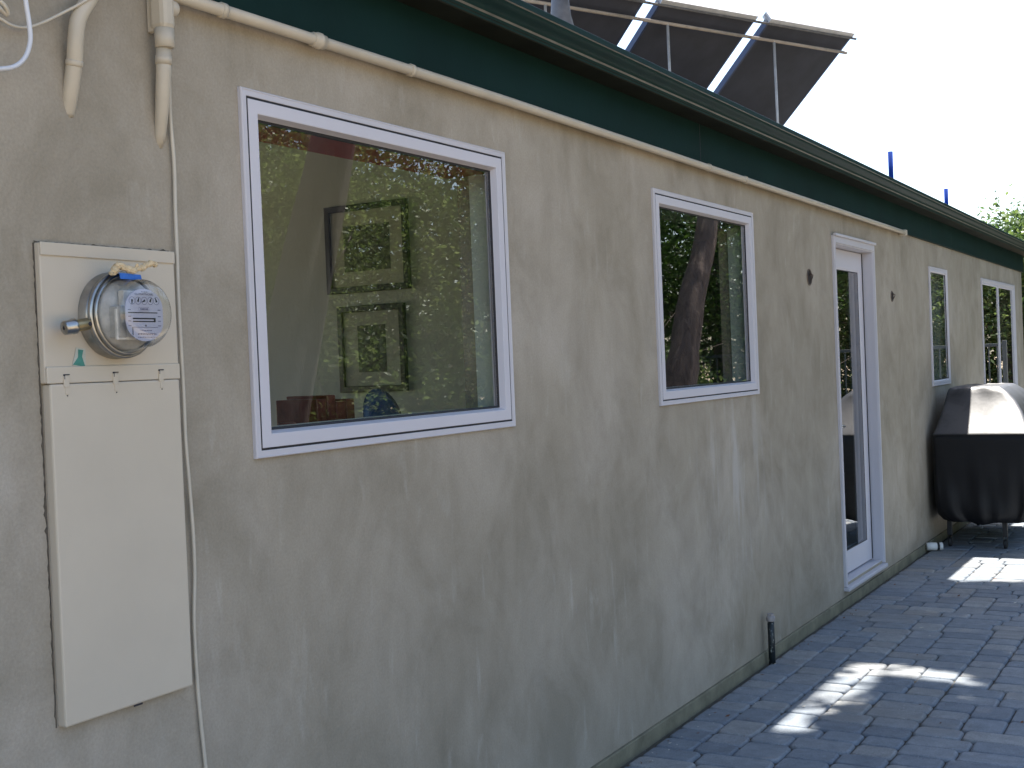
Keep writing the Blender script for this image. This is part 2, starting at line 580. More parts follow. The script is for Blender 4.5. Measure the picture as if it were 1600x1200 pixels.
PX0, PX1, PY0, PY1 = 0.034, 3.3, -3.0, 17.6
mb = MB()
mb.add([(PX0 - 0.03, PY0 - 0.1, -0.014), (PX1 + 0.1, PY0 - 0.1, -0.014), (PX1 + 0.1, PY1 + 0.1, -0.014), (PX0 - 0.03, PY1 + 0.1, -0.014)], [(0, 1, 2, 3)])
tag(mb.build("joint_sand", MAT['sand'], recalc=False), kind="structure")


def pavers():
    ux, uy = 0.0262, 0.0640
    NX = int((PX1 - PX0) / ux); NY = int((PY1 - PY0) / uy)
    occ = np.zeros((NX, NY), bool)
    R = random.Random(5)
    mb = MB()
    for j in range(NY):
        i = 0
        while i < NX:
            if occ[i, j]:
                i += 1; continue
            run = 0
            while i + run < NX and not occ[i + run, j]: run += 1
            opts = [w for w in (6, 6, 6, 7, 8, 8, 9, 9, 10) if run - w == 0 or run - w >= 6]
            w = R.choice(opts) if opts else run
            h = R.choice([2, 2, 3]) if w <= 7 else 2
            h = min(h, NY - j)
            occ[i:i + w, j:j + h] = True
            g = 0.0026
            jx = [R.uniform(-.0025, .0025) for _ in range(4)]; jy = [R.uniform(-.0025, .0025) for _ in range(4)]
            x0, x1 = PX0 + i * ux + g, PX0 + (i + w) * ux - g
            y0, y1 = PY0 + j * uy + g, PY0 + (j + h) * uy - g
            cor = [(x0 + jx[0], y0 + jy[0]), (x1 + jx[1], y0 + jy[1]), (x1 + jx[2], y1 + jy[2]), (x0 + jx[3], y1 + jy[3])]
            zc = R.uniform(-.0025, .0012); tx = R.uniform(-.008, .008); ty = R.uniform(-.008, .008)
            cx, cy = (x0 + x1) / 2, (y0 + y1) / 2
            ring = []
            for k in range(4):
                p = Vector(cor[k]); a = Vector(cor[k - 1]); b = Vector(cor[(k + 1) % 4])
                rr = R.uniform(.010, .022)
                q0 = p + (a - p).normalized() * rr; q1 = p + (b - p).normalized() * rr
                qm = p * .25 + (q0 + q1) * .375
                ring += [q0, qm, q1]
            n = 12
            V = []
            for ins, z in ((0.013, 0.0), (0.0065, -.0022), (0.0015, -.0068), (0.0, -.018)):
                for q in ring:
                    d = Vector((cx, cy)) - q
                    q2 = q + d.normalized() * ins
                    V.append((q2.x, q2.y, z + zc + tx * (q2.x - cx) + ty * (q2.y - cy)))
            F = [list(range(n))]
            for r in range(3):
                for k in range(n):
                    a = r * n + k; b = r * n + (k + 1) % n
                    F.append((a, a + n, b + n, b))
            mb.add(V, F, False)
            for q in range(1, len(F)): mb.sm[-q] = True
            i += w
    o = mb.build("brick_paving", MAT['paver'], recalc=False)
    tag(o, kind="structure")


pavers()

# ================================================================== HOUSE
house = thing("house", (0, 6.0, 0), "long single-storey house with troweled grey-beige stucco wall, dark green eave and white windows", "house")
WY0, WY1, WZ0, WZ1, WT = -3.5, 14.82, 0.050, 2.56, 0.17
W1 = (2.262, 3.500, 1.300, 2.187)
W2 = (4.688, 5.898, 1.307, 2.194)
DR = (7.300, 8.240, 0.112, 2.183)
W3 = (9.951, 10.640, 1.200, 2.128)
W4 = (12.24, 14.23, 0.985, 2.128)
HOLES = [W1, W2, DR, W3, W4]


def wall_mesh():
    ys = sorted({WY0, WY1, *[h[0] + .012 for h in HOLES], *[h[1] - .012 for h in HOLES]})
    zs = sorted({WZ0, WZ1, *[h[2] + .012 for h in HOLES], *[h[3] - .012 for h in HOLES]})
    mb = MB()

    def solid(y, z):
        return not any(h[0] < y < h[1] and h[2] < z < h[3] for h in HOLES)
    S = [[solid((ys[i] + ys[i + 1]) / 2, (zs[k] + zs[k + 1]) / 2) for k in range(len(zs) - 1)] for i in range(len(ys) - 1)]
    for i in range(len(ys) - 1):
        for k in range(len(zs) - 1):
            if not S[i][k]: continue
            a, b, c, d = ys[i], ys[i + 1], zs[k], zs[k + 1]
            mb.add([(0, a, c), (0, b, c), (0, b, d), (0, a, d)], [(0, 1, 2, 3)])
            mb.add([(-WT, a, c), (-WT, a, d), (-WT, b, d), (-WT, b, c)], [(0, 1, 2, 3)])
            for di, dk, q in ((-1, 0, [(0, a, c), (0, a, d), (-WT, a, d), (-WT, a, c)]), (1, 0, [(0, b, c), (-WT, b, c), (-WT, b, d), (0, b, d)]),
                              (0, -1, [(0, a, c), (-WT, a, c), (-WT, b, c), (0, b, c)]), (0, 1, [(0, a, d), (0, b, d), (-WT, b, d), (-WT, a, d)])):
                ii, kk = i + di, k + dk
                if not (0 <= ii < len(ys) - 1 and 0 <= kk < len(zs) - 1) or not S[ii][kk]:
                    mb.add(q, [(0, 1, 2, 3)])
    # far end wall turning the corner
    zt = lambda x: 2.52 + (.035 - x) * .117
    xa, xb, ya, yb = -6.0, -WT - .001, WY1 - .15, WY1
    V = [(xa, ya, WZ0), (xb, ya, WZ0), (xb, ya, zt(xb)), (xa, ya, zt(xa)), (xa, yb, WZ0), (xb, yb, WZ0), (xb, yb, zt(xb)), (xa, yb, zt(xa))]
    mb.add(V, [(0, 1, 2, 3), (7, 6, 5, 4), (0, 4, 5, 1), (1, 5, 6, 2), (2, 6, 7, 3), (3, 7, 4, 0)])
    return mb


wall_mesh().build("stucco_wall", MAT['stucco'], house)
mb = MB()
mb.box((-6.0, WY0, -0.2), (0.012, WY1 + .012, 0.0485), 0.004)
mb.build("footing", MAT['concrete'], house)

def gable(mb, xa, xb, ya, yb, drop=.012):
    """upright slab between the floor and the sloping roof's underside"""
    zt = lambda x: 2.528 + (.035 - x) * .1170 - drop
    V = [(xa, ya, .0605), (xb, ya, .0605), (xb, ya, zt(xb)), (xa, ya, zt(xa)), (xa, yb, .0605), (xb, yb, .0605), (xb, yb, zt(xb)), (xa, yb, zt(xa))]
    mb.add(V, [(0, 1, 2, 3), (7, 6, 5, 4), (0, 4, 5, 1), (1, 5, 6, 2), (2, 6, 7, 3), (3, 7, 4, 0)])


# back and side walls, rooms
mb = MB()
XB = -4.2
for a, b in (((XB, WY0, .06), (XB - .1, .9, 3.02)), ((XB, .9, .06), (XB - .1, 4.0, .5)), ((XB, .9, 2.35), (XB - .1, 4.0, 3.02)), ((XB, 4.0, .06), (XB - .1, WY1 - .16, 3.02))):  # unseen opening added in this wall to let daylight into the room
    mb.box(a, b)
gable(mb, XB, -WT - .002, WY0, WY0 + .1)
mb.build("back_wall", MAT['inwall'], house)
mb = MB()
gable(mb, XB + .002, -WT - .004, 4.66, 4.76)
mb.build("partition_wall", MAT['inwall'], house)
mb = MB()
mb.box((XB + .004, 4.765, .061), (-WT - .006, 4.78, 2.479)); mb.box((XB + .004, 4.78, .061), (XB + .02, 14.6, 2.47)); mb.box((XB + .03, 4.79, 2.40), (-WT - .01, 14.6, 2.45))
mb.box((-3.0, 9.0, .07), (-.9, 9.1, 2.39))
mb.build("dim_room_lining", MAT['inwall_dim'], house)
mb = MB()
mb.box((XB + .002, WY0 + .1, .058), (-WT - .002, WY1 - .16, .07))
mb.build("interior_floor", MAT['infloor'], house)
mb = MB()
cz = lambda x: 2.578 + (.035 - x) * .1170 - .006
mb.add([(XB + .002, WY0 + .1, cz(XB)), (-WT - .002, WY0 + .1, cz(-WT)), (-WT - .002, 4.655, cz(-WT) - .02), (XB + .002, 4.655, cz(XB) - .02)], [(0, 1, 2, 3)])
mb.build("ceiling", MAT['inwall'], house)

# eave, gutter, roof
SL = lambda y: -0.0052 * (y - 3.6)
mb = MB()
mb.extrude_y([(0.0, 2.350), (0.018, 2.350), (0.020, 2.354), (0.020, 2.575), (0.0, 2.575)], WY0, WY1 + .03, lambda y: SL(y), 6)
ends = [(0.0, 2.350), (0.020, 2.350), (0.020, 2.575), (0.0, 2.575)]
mb.add([(x, WY1 + .03, z + SL(WY1)) for x, z in ends], [(0, 1, 2, 3)])
for jy in (5.2, 10.0, 10.8):
    mb.cur = 1
    mb.box((0.0195, jy, 2.357 + SL(jy)), (0.0206, jy + .006, 2.57 + SL(jy)))
mb.build("fascia", [MAT['green'], MAT['gasket']], house)
GY1 = 16.4
mb = MB()
G = [(0.021, 2.533), (0.118, 2.531)]
mb.cur = 0
mb.extrude_y(G, WY0, GY1, SL, 10)
mb.cur = 2
mb.extrude_y([(0.118, 2.531), (0.121, 2.534)], WY0, GY1, SL, 10)
mb.cur = 1
mb.extrude_y([(0.121, 2.534), (0.122, 2.540)], WY0, GY1, SL, 10)
mb.cur = 2
mb.extrude_y([(0.122, 2.540), (0.1235, 2.5425)], WY0, GY1, SL, 10)
mb.cur = 1
mb.extrude_y([(0.1235, 2.5425), (0.126, 2.550)], WY0, GY1, SL, 10)
mb.cur = 3
mb.extrude_y([(0.126, 2.550), (0.130, 2.5555)], WY0, GY1, SL, 10)
mb.cur = 1
og = []
for k in range(9):
    t = k / 8
    og.append((0.130 + 0.032 * (t - math.sin(2 * math.pi * t) / (2 * math.pi) * 0.9), 2.5555 + 0.040 * t))
mb.extrude_y(og, WY0, GY1, SL, 10, smooth=True)
mb.cur = 3
mb.extrude_y([(0.162, 2.5955), (0.1655, 2.5985)], WY0, GY1, SL, 10)
mb.cur = 1
mb.extrude_y([(0.1655, 2.5985), (0.166, 2.617), (0.163, 2.620), (0.152, 2.619), (0.152, 2.606)], WY0, GY1, SL, 10)
mb.extrude_y([(0.031, 2.536), (0.0315, 2.61)], WY0, GY1, SL, 10)
capp = [(0.031, 2.535), (0.118, 2.531), (0.13, 2.5555), (0.146, 2.5755), (0.162, 2.5955), (0.166, 2.617), (0.031, 2.617)]
mb.add([(x, GY1, z + SL(GY1)) for x, z in capp], [list(range(7))])
mb.build("gutter", [MAT['gutterunder'], MAT['gutter'], MAT['gutterunder'], MAT['rib']], house)

mb = MB()
RS = 0.12
rz = lambda x: 2.600 + (0.10 - x) * RS
mb.add([(0.10, WY0, rz(.10)), (0.10, WY1 + .25, rz(.10) - .05), (-6.2, WY1 + .25, rz(-6.2) - .05), (-6.2, WY0, rz(-6.2)),
        (0.035, WY0, 2.578), (0.035, WY1 + .25, 2.528), (-6.2, WY1 + .25, 3.26), (-6.2, WY0, 3.31)],
       [(0, 1, 2, 3), (7, 6, 5, 4), (0, 4, 5, 1), (1, 5, 6, 2), (2, 6, 7, 3), (3, 7, 4, 0)])
mb.build("roof", MAT['roof'], house)


# ------------------------------------------------------------------ windows
def window(dim, sash_w=(.023, .063), pane_x=-.012, lining=('lining', 'lining'), lining_depth=.205):
    Y0, Y1, z0, z1 = dim
    mb = MB()
    mb.frame(Y0, Y1, z0, z1, [(0, -.03), (0, .009), (.0015, .0115), (.004, .012), (.0055, .0105), (.0175, .0105), (.0185, .0095), (.0185, -.03)])
    fr = mb.build("window", MAT['vinyl2'], house, base=((0, (Y0 + Y1) / 2, z0)))
    mb = MB()
    mb.frame(Y0, Y1, z0, z1, [(.0184, .0080), (.0248, .0080)])
    mb.build("gasket", MAT['gasket'], fr)
    a, b = sash_w
    mb = MB()
    mb.frame(Y0, Y1, z0, z1, [(a + .0012, -.03), (a + .0012, .0095), (a + .0022, .0105), (b - .008, .0105), (b - .006, .0098), (b, pane_x + .004), (b + .001, pane_x + .003), (b + .001, pane_x - .02)])
    mb.build("sash", MAT['vinyl'], fr)
    mb = MB()
    c = b + .0012
    mb.add([(pane_x, Y0 + c, z0 + c), (pane_x, Y1 - c, z0 + c), (pane_x, Y1 - c, z1 - c), (pane_x, Y0 + c, z1 - c)], [(0, 1, 2, 3)])
    mb.build("pane", MAT['glass'], fr, recalc=False)
    mb = MB()
    mb.frame(Y0 + b, Y1 - b, z0 + b, z1 - b, [(.0021, pane_x + .0035), (.008, pane_x + .0012), (.008, pane_x - .01)])
    mb.build("glazing_bead", MAT['gasket'], fr)
    # painted lining of the reveal
    i = .0; x0, x1 = pane_x - .021, -lining_depth
    zt = z1 - b - .0005; zb_ = z0 + b + .0005; jy = .0205; xj = -.118
    for nm, mt, A in (("head_lining", lining[0], [(x0, Y0 + .014, zt), (x0, Y1 - .014, zt), (x1, Y1 - .014, zt), (x1, Y0 + .014, zt)]),
                      ("jamb_lining", lining[1], [(x0, Y1 - jy, zb_), (x0, Y1 - jy, zt - .001), (xj, Y1 - jy, zt - .001), (xj, Y1 - jy, zb_)]),
                      ("jamb_lining", lining[1], [(x0, Y0 + jy, zb_), (x0, Y0 + jy, zt - .001), (xj, Y0 + jy, zt - .001), (xj, Y0 + jy, zb_)]),
                      ("inner_sill", lining[1], [(x0, Y0 + .014, zb_ - .001), (x0, Y1 - .014, zb_ - .001), (x1, Y1 - .014, zb_ - .001), (x1, Y0 + .014, zb_ - .001)])):
        mb = MB()
        n = (Vector(A[1]) - Vector(A[0])).cross(Vector(A[3]) - Vector(A[0])).normalized() * .006
        cen = Vector((-.1, (Y0 + Y1) / 2, (z0 + z1) / 2))
        if (Vector(A[0]) + n - cen).length < (Vector(A[0]) - n - cen).length: n = -n
        V = [Vector(p) for p in A] + [Vector(p) + n for p in A]
        mb.add(V, [(0, 1, 2, 3), (7, 6, 5, 4), (0, 4, 5, 1), (1, 5, 6, 2), (2, 6, 7, 3), (3, 7, 4, 0)])
        mb.build(nm, MAT[mt], fr)
    return fr


w = window(W1, lining=('red', 'lining'))
tag(w, "large white picture window with red-brown lining inside its head")
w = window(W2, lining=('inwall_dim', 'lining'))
tag(w, "medium white window reflecting a leaning trunk")
w = window(W3, (.018, .042), pane_x=-.002)
tag(w, "narrow tall white window near the covered grill")


def slider(dim):
    Y0, Y1, z0, z1 = dim
    mb = MB()
    mb.frame(Y0, Y1, z0, z1, [(0, -.03), (0, .009), (.003, .0125), (.018, .0125), (.022, .010), (.028, .010), (.0425, .000), (.0425, -.03)])
    fr = mb.build("window", MAT['vinyl2'], house, base=((0, (Y0 + Y1) / 2, z0)))
    ym = (Y0 + Y1) / 2 - .03
    mb = MB(); mb.box((-.03, ym - .011, z0 + .043), (.006, ym + .011, z1 - .043), .003)
    mb.build("meeting_rail", MAT['vinyl'], fr)
    for a, b, x in ((Y0 + .043, ym - .0115, -.004), (ym + .0115, Y1 - .043, -.010)):
        mb = MB()
        mb.frame(a, b, z0 + .043, z1 - .043, [(0, x - .012), (0, x + .008), (.003, x + .01), (.010, x + .01), (.014, x + .002), (.014, x - .012)])
        mb.build("sash", MAT['vinyl'], fr)
        mb = MB()
        mb.add([(x, a + .0135, z0 + .0565), (x, b - .0135, z0 + .0565), (x, b - .0135, z1 - .0565), (x, a + .0135, z1 - .0565)], [(0, 1, 2, 3)])
        mb.build("pane", MAT['glass'], fr, recalc=False)
    tag(fr, "white two-pane sliding window at the far end of the wall")


slider(W4)

# ------------------------------------------------------------------ door
Y0, Y1, z0, z1 = DR
mb = MB()
# outer casing: head and two jambs (no sill), recessed reveal
pr = [(0, -.02), (0, .012), (.004, .018), (.040, .018), (.044, .010), (.048, .010), (.050, .004), (.050, -.16)]
V = []
for ins, x in pr:
    V += [(x, Y0 + ins * .55, z0), (x, Y0 + ins * .55, z1 - ins), (x, Y1 - ins * .55, z1 - ins), (x, Y1 - ins * .55, z0)]
F = []
for i in range(len(pr) - 1):
    for k in range(3):
        a = i * 4 + k
        F.append((a, a + 4, a + 5, a + 1))
mb.add(V, F)
mb.box((.012, Y0 - .004, z1 - .004), (.030, Y1 + .004, z1 + .012), .003)
door_frame = mb.build("door_frame", MAT['vinyl2'], house, base=(0, (Y0 + Y1) / 2, z0))
mb = MB()
a0, a1 = Y0 + .028, Y1 - .028
DX = -.060
mb.box((-.13, a0, z0 - .006), (-.001, a1, z0 + .016), .004)
mb.box((-.03, Y0 - .006, z0 - .028), (.034, Y1 - .004, z0 - .004), .006)
mb.build("threshold", MAT['vinyl2'], door_frame)
mb = MB()
db, dt = z0 + .026, z1 - .055
prf = [(0, DX - .045), (0, DX - .002), (.003, DX), (.106, DX), (.111, DX - .002), (.118, DX - .005), (.118, DX - .045)]
V = []
for ins, x in prf:
    k = ins / .118
    V += [(x, a0 + .004 + ins * .8, db + k * .135), (x, a1 - .004 - ins * .8, db + k * .135), (x, a1 - .004 - ins * .8, dt - k * .125), (x, a0 + .004 + ins * .8, dt - k * .125)]
F = []
for i in range(len(prf) - 1):
    for k in range(4):
        p = i * 4 + k; q = i * 4 + (k + 1) % 4
        F.append((p, q, q + 4, p + 4))
mb.add(V, F)
door = mb.build("door", MAT['vinyl'], house, base=(DX, a1, z0))
tag(door, "white glazed door standing in a recess of the stucco wall")
mb = MB()
for ya, yb in ((a1 - .0042, a1 + .0035), (a0 - .002, a0 + .0038)):
    mb.box((DX - .03, ya, db), (DX - .0005, yb, dt))
mb.box((DX - .004, a1 - .0125, db + .002), (DX + .0035, a1 - .0005, dt - .002))
mb.build("door_gasket", MAT['gasket'], door)
mb = MB()
c = .0945
mb.add([(DX - .007, a0 + c, db + .134), (DX - .007, a1 - c, db + .134), (DX - .007, a1 - c, dt - .124), (DX - .007, a0 + c, dt - .124)], [(0, 1, 2, 3)])
mb.build("pane", MAT['glass'], door, recalc=False)
mb = MB()
mb.frame(a0 + .0975, a1 - .0975, db + .134, dt - .124, [(0, DX - .0052), (.006, DX - .0062), (.006, DX - .03)])
mb.build("glazing_bead", MAT['gasket'], door)
mb = MB()
mb.lathe((DX, a0 + .05, 1.05), (1, 0, 0), [(0, .026), (.008, .026), (.010, .012), (.045, .011)], 20)
mb.tube([(DX + .045, a0 + .05, 1.05), (DX + .05, a0 + .09, 1.05), (DX + .048, a0 + .15, 1.047)], [.010, .010, .008], 10)
mb.build("handle", MAT['steel'], door)

# ================================================================== THINGS ON THE WALL
# ---- meter cabinet
PY0_, PY1_, PZ0, PZ1 = 1.659, 2.012, 0.820, 1.778
cab = thing("meter_cabinet", (0, (PY0_ + PY1_) / 2, PZ0), "tall cream-painted meter cabinet set flat in the stucco wall", "meter cabinet")
mb = MB()
mb.box((-.02, PY0_ - .002, 1.50), (.016, PY1_ + .004, PZ1), .003)
mb.build("housing", MAT['beige'], cab)
mb = MB()
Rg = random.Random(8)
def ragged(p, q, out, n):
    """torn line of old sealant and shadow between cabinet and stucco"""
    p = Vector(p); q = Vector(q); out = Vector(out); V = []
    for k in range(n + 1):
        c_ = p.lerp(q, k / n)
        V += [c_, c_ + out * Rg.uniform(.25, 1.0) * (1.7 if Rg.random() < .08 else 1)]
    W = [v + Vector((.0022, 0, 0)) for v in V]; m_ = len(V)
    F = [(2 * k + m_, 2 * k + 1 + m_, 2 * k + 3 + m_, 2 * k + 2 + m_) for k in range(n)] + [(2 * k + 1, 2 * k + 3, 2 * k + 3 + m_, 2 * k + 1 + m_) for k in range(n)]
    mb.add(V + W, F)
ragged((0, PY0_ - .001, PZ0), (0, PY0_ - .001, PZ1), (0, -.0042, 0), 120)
ragged((0, PY0_ - .002, PZ1 + .001), (0, PY1_ + .003, PZ1 + .001), (0, 0, .0040), 46)  # this top run draws the shadow line above the cabinet as dark colour
mb.build("sealant_shadow_edge", MAT['sealant'], cab, recalc=False)
mb = MB()
mb.box((.0162, PY0_ - .0015, 1.753), (.0195, PY1_ + .003, PZ1 + .001), .0015)
mb.build("top_flange", MAT['beige'], cab)
mb = MB()
mb.box((.0162, PY0_ - .001, 1.4995), (.0215, PY1_ + .002, 1.533), .002)
mb.build("middle_flange", MAT['beige'], cab)
mb = MB()
mb.box((-.02, PY0_ + .004, PZ0), (.0225, PY1_ - .002, 1.4985), .004)
cov = mb.build("cover_plate", MAT['beige'], cab)
for px, py in ((103, 588), (180, 584), (251, 580)):
    p = on_x(px, py, .022)
    mb = MB()
    mb.cur = 0
    mb.box((.0212, p.y - .007, p.z - .022), (.0250, p.y + .006, p.z + .001), .0012)
    mb.box((.0226, p.y - .004, p.z - .036), (.0240, p.y + .005, p.z - .021), .0006)
    mb.cur = 1
    mb.box((.0216, p.y - .006, p.z + .0022), (.0226, p.y + .009, p.z + .0042))
    mb.box((.0216, p.y - .0062, p.z - .006), (.0253, p.y - .0048, p.z + .003))
    mb.box((.0227, p.y - .0004, p.z - .040), (.0232, p.y + .0022, p.z - .0375))
    mb.build("latch", [MAT['beige'], MAT['ink']], cab)
p = on_x(216, 1101, .0225)
mb = MB(); mb.box((.0222, p.y - .012, p.z - .002), (.0230, p.y + .012, p.z + .002)); mb.build("slot", MAT['ink'], cab)

# ---- electric meter
MC = Vector((.016, 1.834, 1.636))
met = thing("electric_meter", MC, "round glass-domed electric meter with five dials on the cream cabinet", "meter")
AX = (1, 0, 0)
mb = MB()
mb.lathe(MC, AX, [(0, .094), (.006, .0945), (.016, .0905), (.030, .0895), (.032, .084)], 64)
mb.build("socket", MAT['steel'], met)
mb = MB()
mb.lathe(MC, AX, [(.028, .091), (.030, .0935), (.036, .0945), (.040, .0935), (.042, .0905), (.041, .0875), (.0405, .0865)], 64, closed_end=False)
mb.lathe(MC, AX, [(.0425, .0865), (.0445, .088), (.049, .0875), (.051, .085), (.0505, .083)], 64, closed_end=False)
mb.build("sealing_ring", MAT['steel'], met)
mb = MB()
mb.lathe(MC, AX, [(.033, .078), (.034, .078), (.058, .073), (.058, .0)], 48)
mb.box(MC + Vector((.055, -.058, -.052)), MC + Vector((.084, -.034, .016)), .003)
mb.build("meter_works", MAT['darksteel'], met)
mb = MB()
mb.box(MC + Vector((.075, -.060, -.056)), MC + Vector((.083, .050, .010)), .002)
mb.box(MC + Vector((.060, -.034, .008)), MC + Vector((.078, .040, .050)), .002)
mb.build("works_frame", MAT['worksgrey'], met)
mb = MB()
dome = [(.045, .0845), (.052, .0835), (.066, .0790), (.085, .0750), (.105, .0725), (.112, .0690), (.119, .0640), (.1225, .057), (.1235, .03), (.1235, .0005)]
mb.lathe(MC, AX, dome, 64)
mb.build("glass_dome", MAT['dome'], met)
mb = MB()
mb.lathe(MC, AX, [(.1130, .0665), (.1150, .0665), (.1150, .0625), (.1130, .0625)], 64, closed_end=False)
FX = MC.x + .104
# face plate: rounded top, straight sides
pts = []
hw, top, bot = .052, .052, -.060
for k in range(25):
    a = math.pi * k / 24
    pts.append((math.cos(a) * hw, .012 + math.sin(a) * (top - .012)))
for k in range(25):
    a = math.pi + math.pi * k / 24
    pts.append((math.cos(a) * hw, -.018 + math.sin(a) * (-bot - .018)))
mb = MB()
n = len(pts)
Vp = [(FX, MC.y + y, MC.z + z) for y, z in pts] + [(FX - .003, MC.y + y, MC.z + z) for y, z in pts]
mb.add(Vp, [list(range(n)), list(range(n, 2 * n))[::-1]] + [(k, k + n, (k + 1) % n + n, (k + 1) % n) for k in range(n)])
plate = mb.build("face_plate", MAT['plate'], met)
mb = MB(); mb.cur = 0
X1 = FX + .0006
def flat(y0, z0_, y1, z1_):
    mb.add([(X1, MC.y + y0, MC.z + z0_), (X1, MC.y + y1, MC.z + z0_), (X1, MC.y + y1, MC.z + z1_), (X1, MC.y + y0, MC.z + z1_)], [(0, 1, 2, 3)])
def ringflat(cy, cz, r, wd, n=20):
    V = []
    for k in range(n):
        a = 2 * math.pi * k / n
        V += [(X1, MC.y + cy + math.cos(a) * r, MC.z + cz + math.sin(a) * r), (X1, MC.y + cy + math.cos(a) * (r - wd), MC.z + cz + math.sin(a) * (r - wd))]
    mb.add(V, [(2 * k, (2 * k + 2) % (2 * n), (2 * k + 3) % (2 * n), 2 * k + 1) for k in range(n)])
flat(-.047, .000, .036, .0020)                       # long rule
flat(-.034, -.0130, .028, -.0100); flat(-.034, -.0190, .028, -.0165); flat(.025, -.019, .030, -.010)   # slot edges of the disc window
flat(-.0365, -.047, -.0345, -.030)                   # left tick of the lower box
flat(.0000, -.0285, .0032, -.0245)
ang = [190, 285, 335, 300, 75]
for i in range(5):
    cy = -.0345 + i * .0172
    a = math.radians([265, 70, 205, 62, 110][i])
    d = Vector((math.cos(a), math.sin(a))); e = Vector((-d.y, d.x))
    c0 = Vector((cy, .0265))
    tri = [c0 - d * .0025 + e * .0026, c0 - d * .0025 - e * .0026, c0 + d * .0072 - e * .0007, c0 + d * .0072 + e * .0007]
    mb.add([(X1, MC.y + q.x, MC.z + q.y) for q in tri], [(0, 1, 2, 3)])
mb.cur = 1
for i in range(5):
    ringflat(-.0345 + i * .0172, .0265, .0084, .0009)
for q in ((-.0165, .0040, .0125, .0046), (-.0165, .0124, .0125, .0130)): flat(*q)
for q in ((-.0165, .0046, -.0159, .0124), (.0119, .0046, .0125, .0124)): flat(*q)
for q in range(6): flat(-.012 + q * .0038, .0062, -.0095 + q * .0038, .0108)
flat(-.034, -.0305, .036, -.0296)
R_ = random.Random(3)
for z, a, b in ((-.036, -.014, .018), (-.0425, -.022, .030), (-.0445, -.022, .030), (-.0505, -.022, .032), (.0465, -.008, .010)):
    y = a
    while y < b:
        w_ = R_.uniform(.0015, .0045); flat(y, z - .0018, min(y + w_, b), z); y += w_ + .0014
for y in (-.042, .042):
    for z in (.008, -.006, -.016, -.026):
        flat(y - .005, z - .0018, y + .003, z)
mb.build("dial_print", [MAT['ink'], MAT['greyink']], plate, recalc=False)
fc = bpy.data.curves.new("lettering", 'FONT')
fc.body = "KILOWATTHOURS"; fc.size = .0062; fc.align_x = 'CENTER'; fc.extrude = .0001
fo = bpy.data.objects.new("lettering_tmp", fc); COL.objects.link(fo)
bpy.context.view_layer.update()
me = bpy.data.meshes.new_from_object(fo.evaluated_get(bpy.context.evaluated_depsgraph_get()))
bpy.data.objects.remove(fo)
me.name = "lettering"
for v in me.vertices:
    x, y, z = v.co
    v.co = (X1 - FX + z, x, y)
me.materials.clear(); me.materials.append(MAT['greyink'])
lo = bpy.data.objects.new("lettering", me); COL.objects.link(lo)
lo.parent = plate
lo.location = Vector((FX, MC.y, MC.z + .0385)) - world_loc(plate)
# lock barrel on the ring
mb = MB()
p0 = Vector((.058, 1.668, 1.606)); p1 = Vector((.064, 1.744, 1.618))
dl = (p1 - p0).normalized()
mb.cur = 0
mb.lathe(p0, dl, [(0, .004), (.0005, .012), (.002, .0145), (.020, .0150), (.022, .0165), (.027, .0165), (.029, .0140)], 24)
mb.cur = 1
mb.lathe(p0 + dl * .029, dl, [(0, .0125), (.030, .0130), (.034, .0110)], 24)
mb.cur = 2
mb.lathe(p0 + dl * .056 + Vector((.0115, 0, 0)), (1, 0, 0), [(0, .0045), (.002, .0045)], 14)
mb.lathe(p0 - dl * .0006, dl, [(0, .001), (.0002, .0035)], 10)
mb.build("lock_barrel", [MAT['steel'], MAT['brass'], MAT['ink']], met)

met.scale = (.90, .955, .955)
# tape left on the meter
p = on_x(215, 430, .065)
mb = MB()
def ribbon(mb, path, width_vec, thick=.0012, smooth=True):
    V = []; n = len(path)
    for q in path:
        V += [q - width_vec * .5, q + width_vec * .5]
    up = Vector((0, 0, thick))
    V2 = [v + up for v in V]
    F = [(2 * i, 2 * i + 1, 2 * i + 3, 2 * i + 2) for i in range(n - 1)]
    N0 = len(V)
    F2 = [(a + N0, d + N0, c + N0, b + N0) for a, b, c, d in F]
    S = [(0, 1, 1 + N0, N0), (2 * n - 2, 2 * n - 2 + N0, 2 * n - 1 + N0, 2 * n - 1)]
    for i in range(n - 1):
        S.append((2 * i, 2 * i + 2, 2 * i + 2 + N0, 2 * i + N0)); S.append((2 * i + 1, 2 * i + 1 + N0, 2 * i + 3 + N0, 2 * i + 3))
    mb.add(V + V2, F + F2 + S, smooth)
q = [(186, 427), (196, 427.5), (207, 428.5), (219, 430), (221, 437.5), (208, 437), (197, 436.5), (188, 436)]
fr_ = [on_x(px, py, .088) for px, py in q]
V = fr_ + [v + Vector((.0015, 0, .0005)) for v in fr_] + [Vector((.050, v.y, v.z + .004)) for v in fr_[:4]]
mb = MB()
mb.add(V, [list(range(8))[::-1], list(range(8, 16))] + [(k, (k + 1) % 8, (k + 1) % 8 + 8, k + 8) for k in range(8)] + [(k, k + 1, k + 17, k + 16) for k in range(3)])
bt = mb.build("blue_tape", MAT['bluetape'], base=tuple(fr_[0]), recalc=False)
tag(bt, "strip of blue tape stuck over the top of the electric meter", "tape")
mb = MB()
mpath = [on_x(px, py, xx) for px, py, xx in ((177, 428, .085), (180, 420, .085), (187, 415, .088), (200, 421, .09), (213, 422, .09), (226, 416, .092), (237, 411, .094), (244, 414, .094))]
mpath = bez(mpath, 5)
rad = []
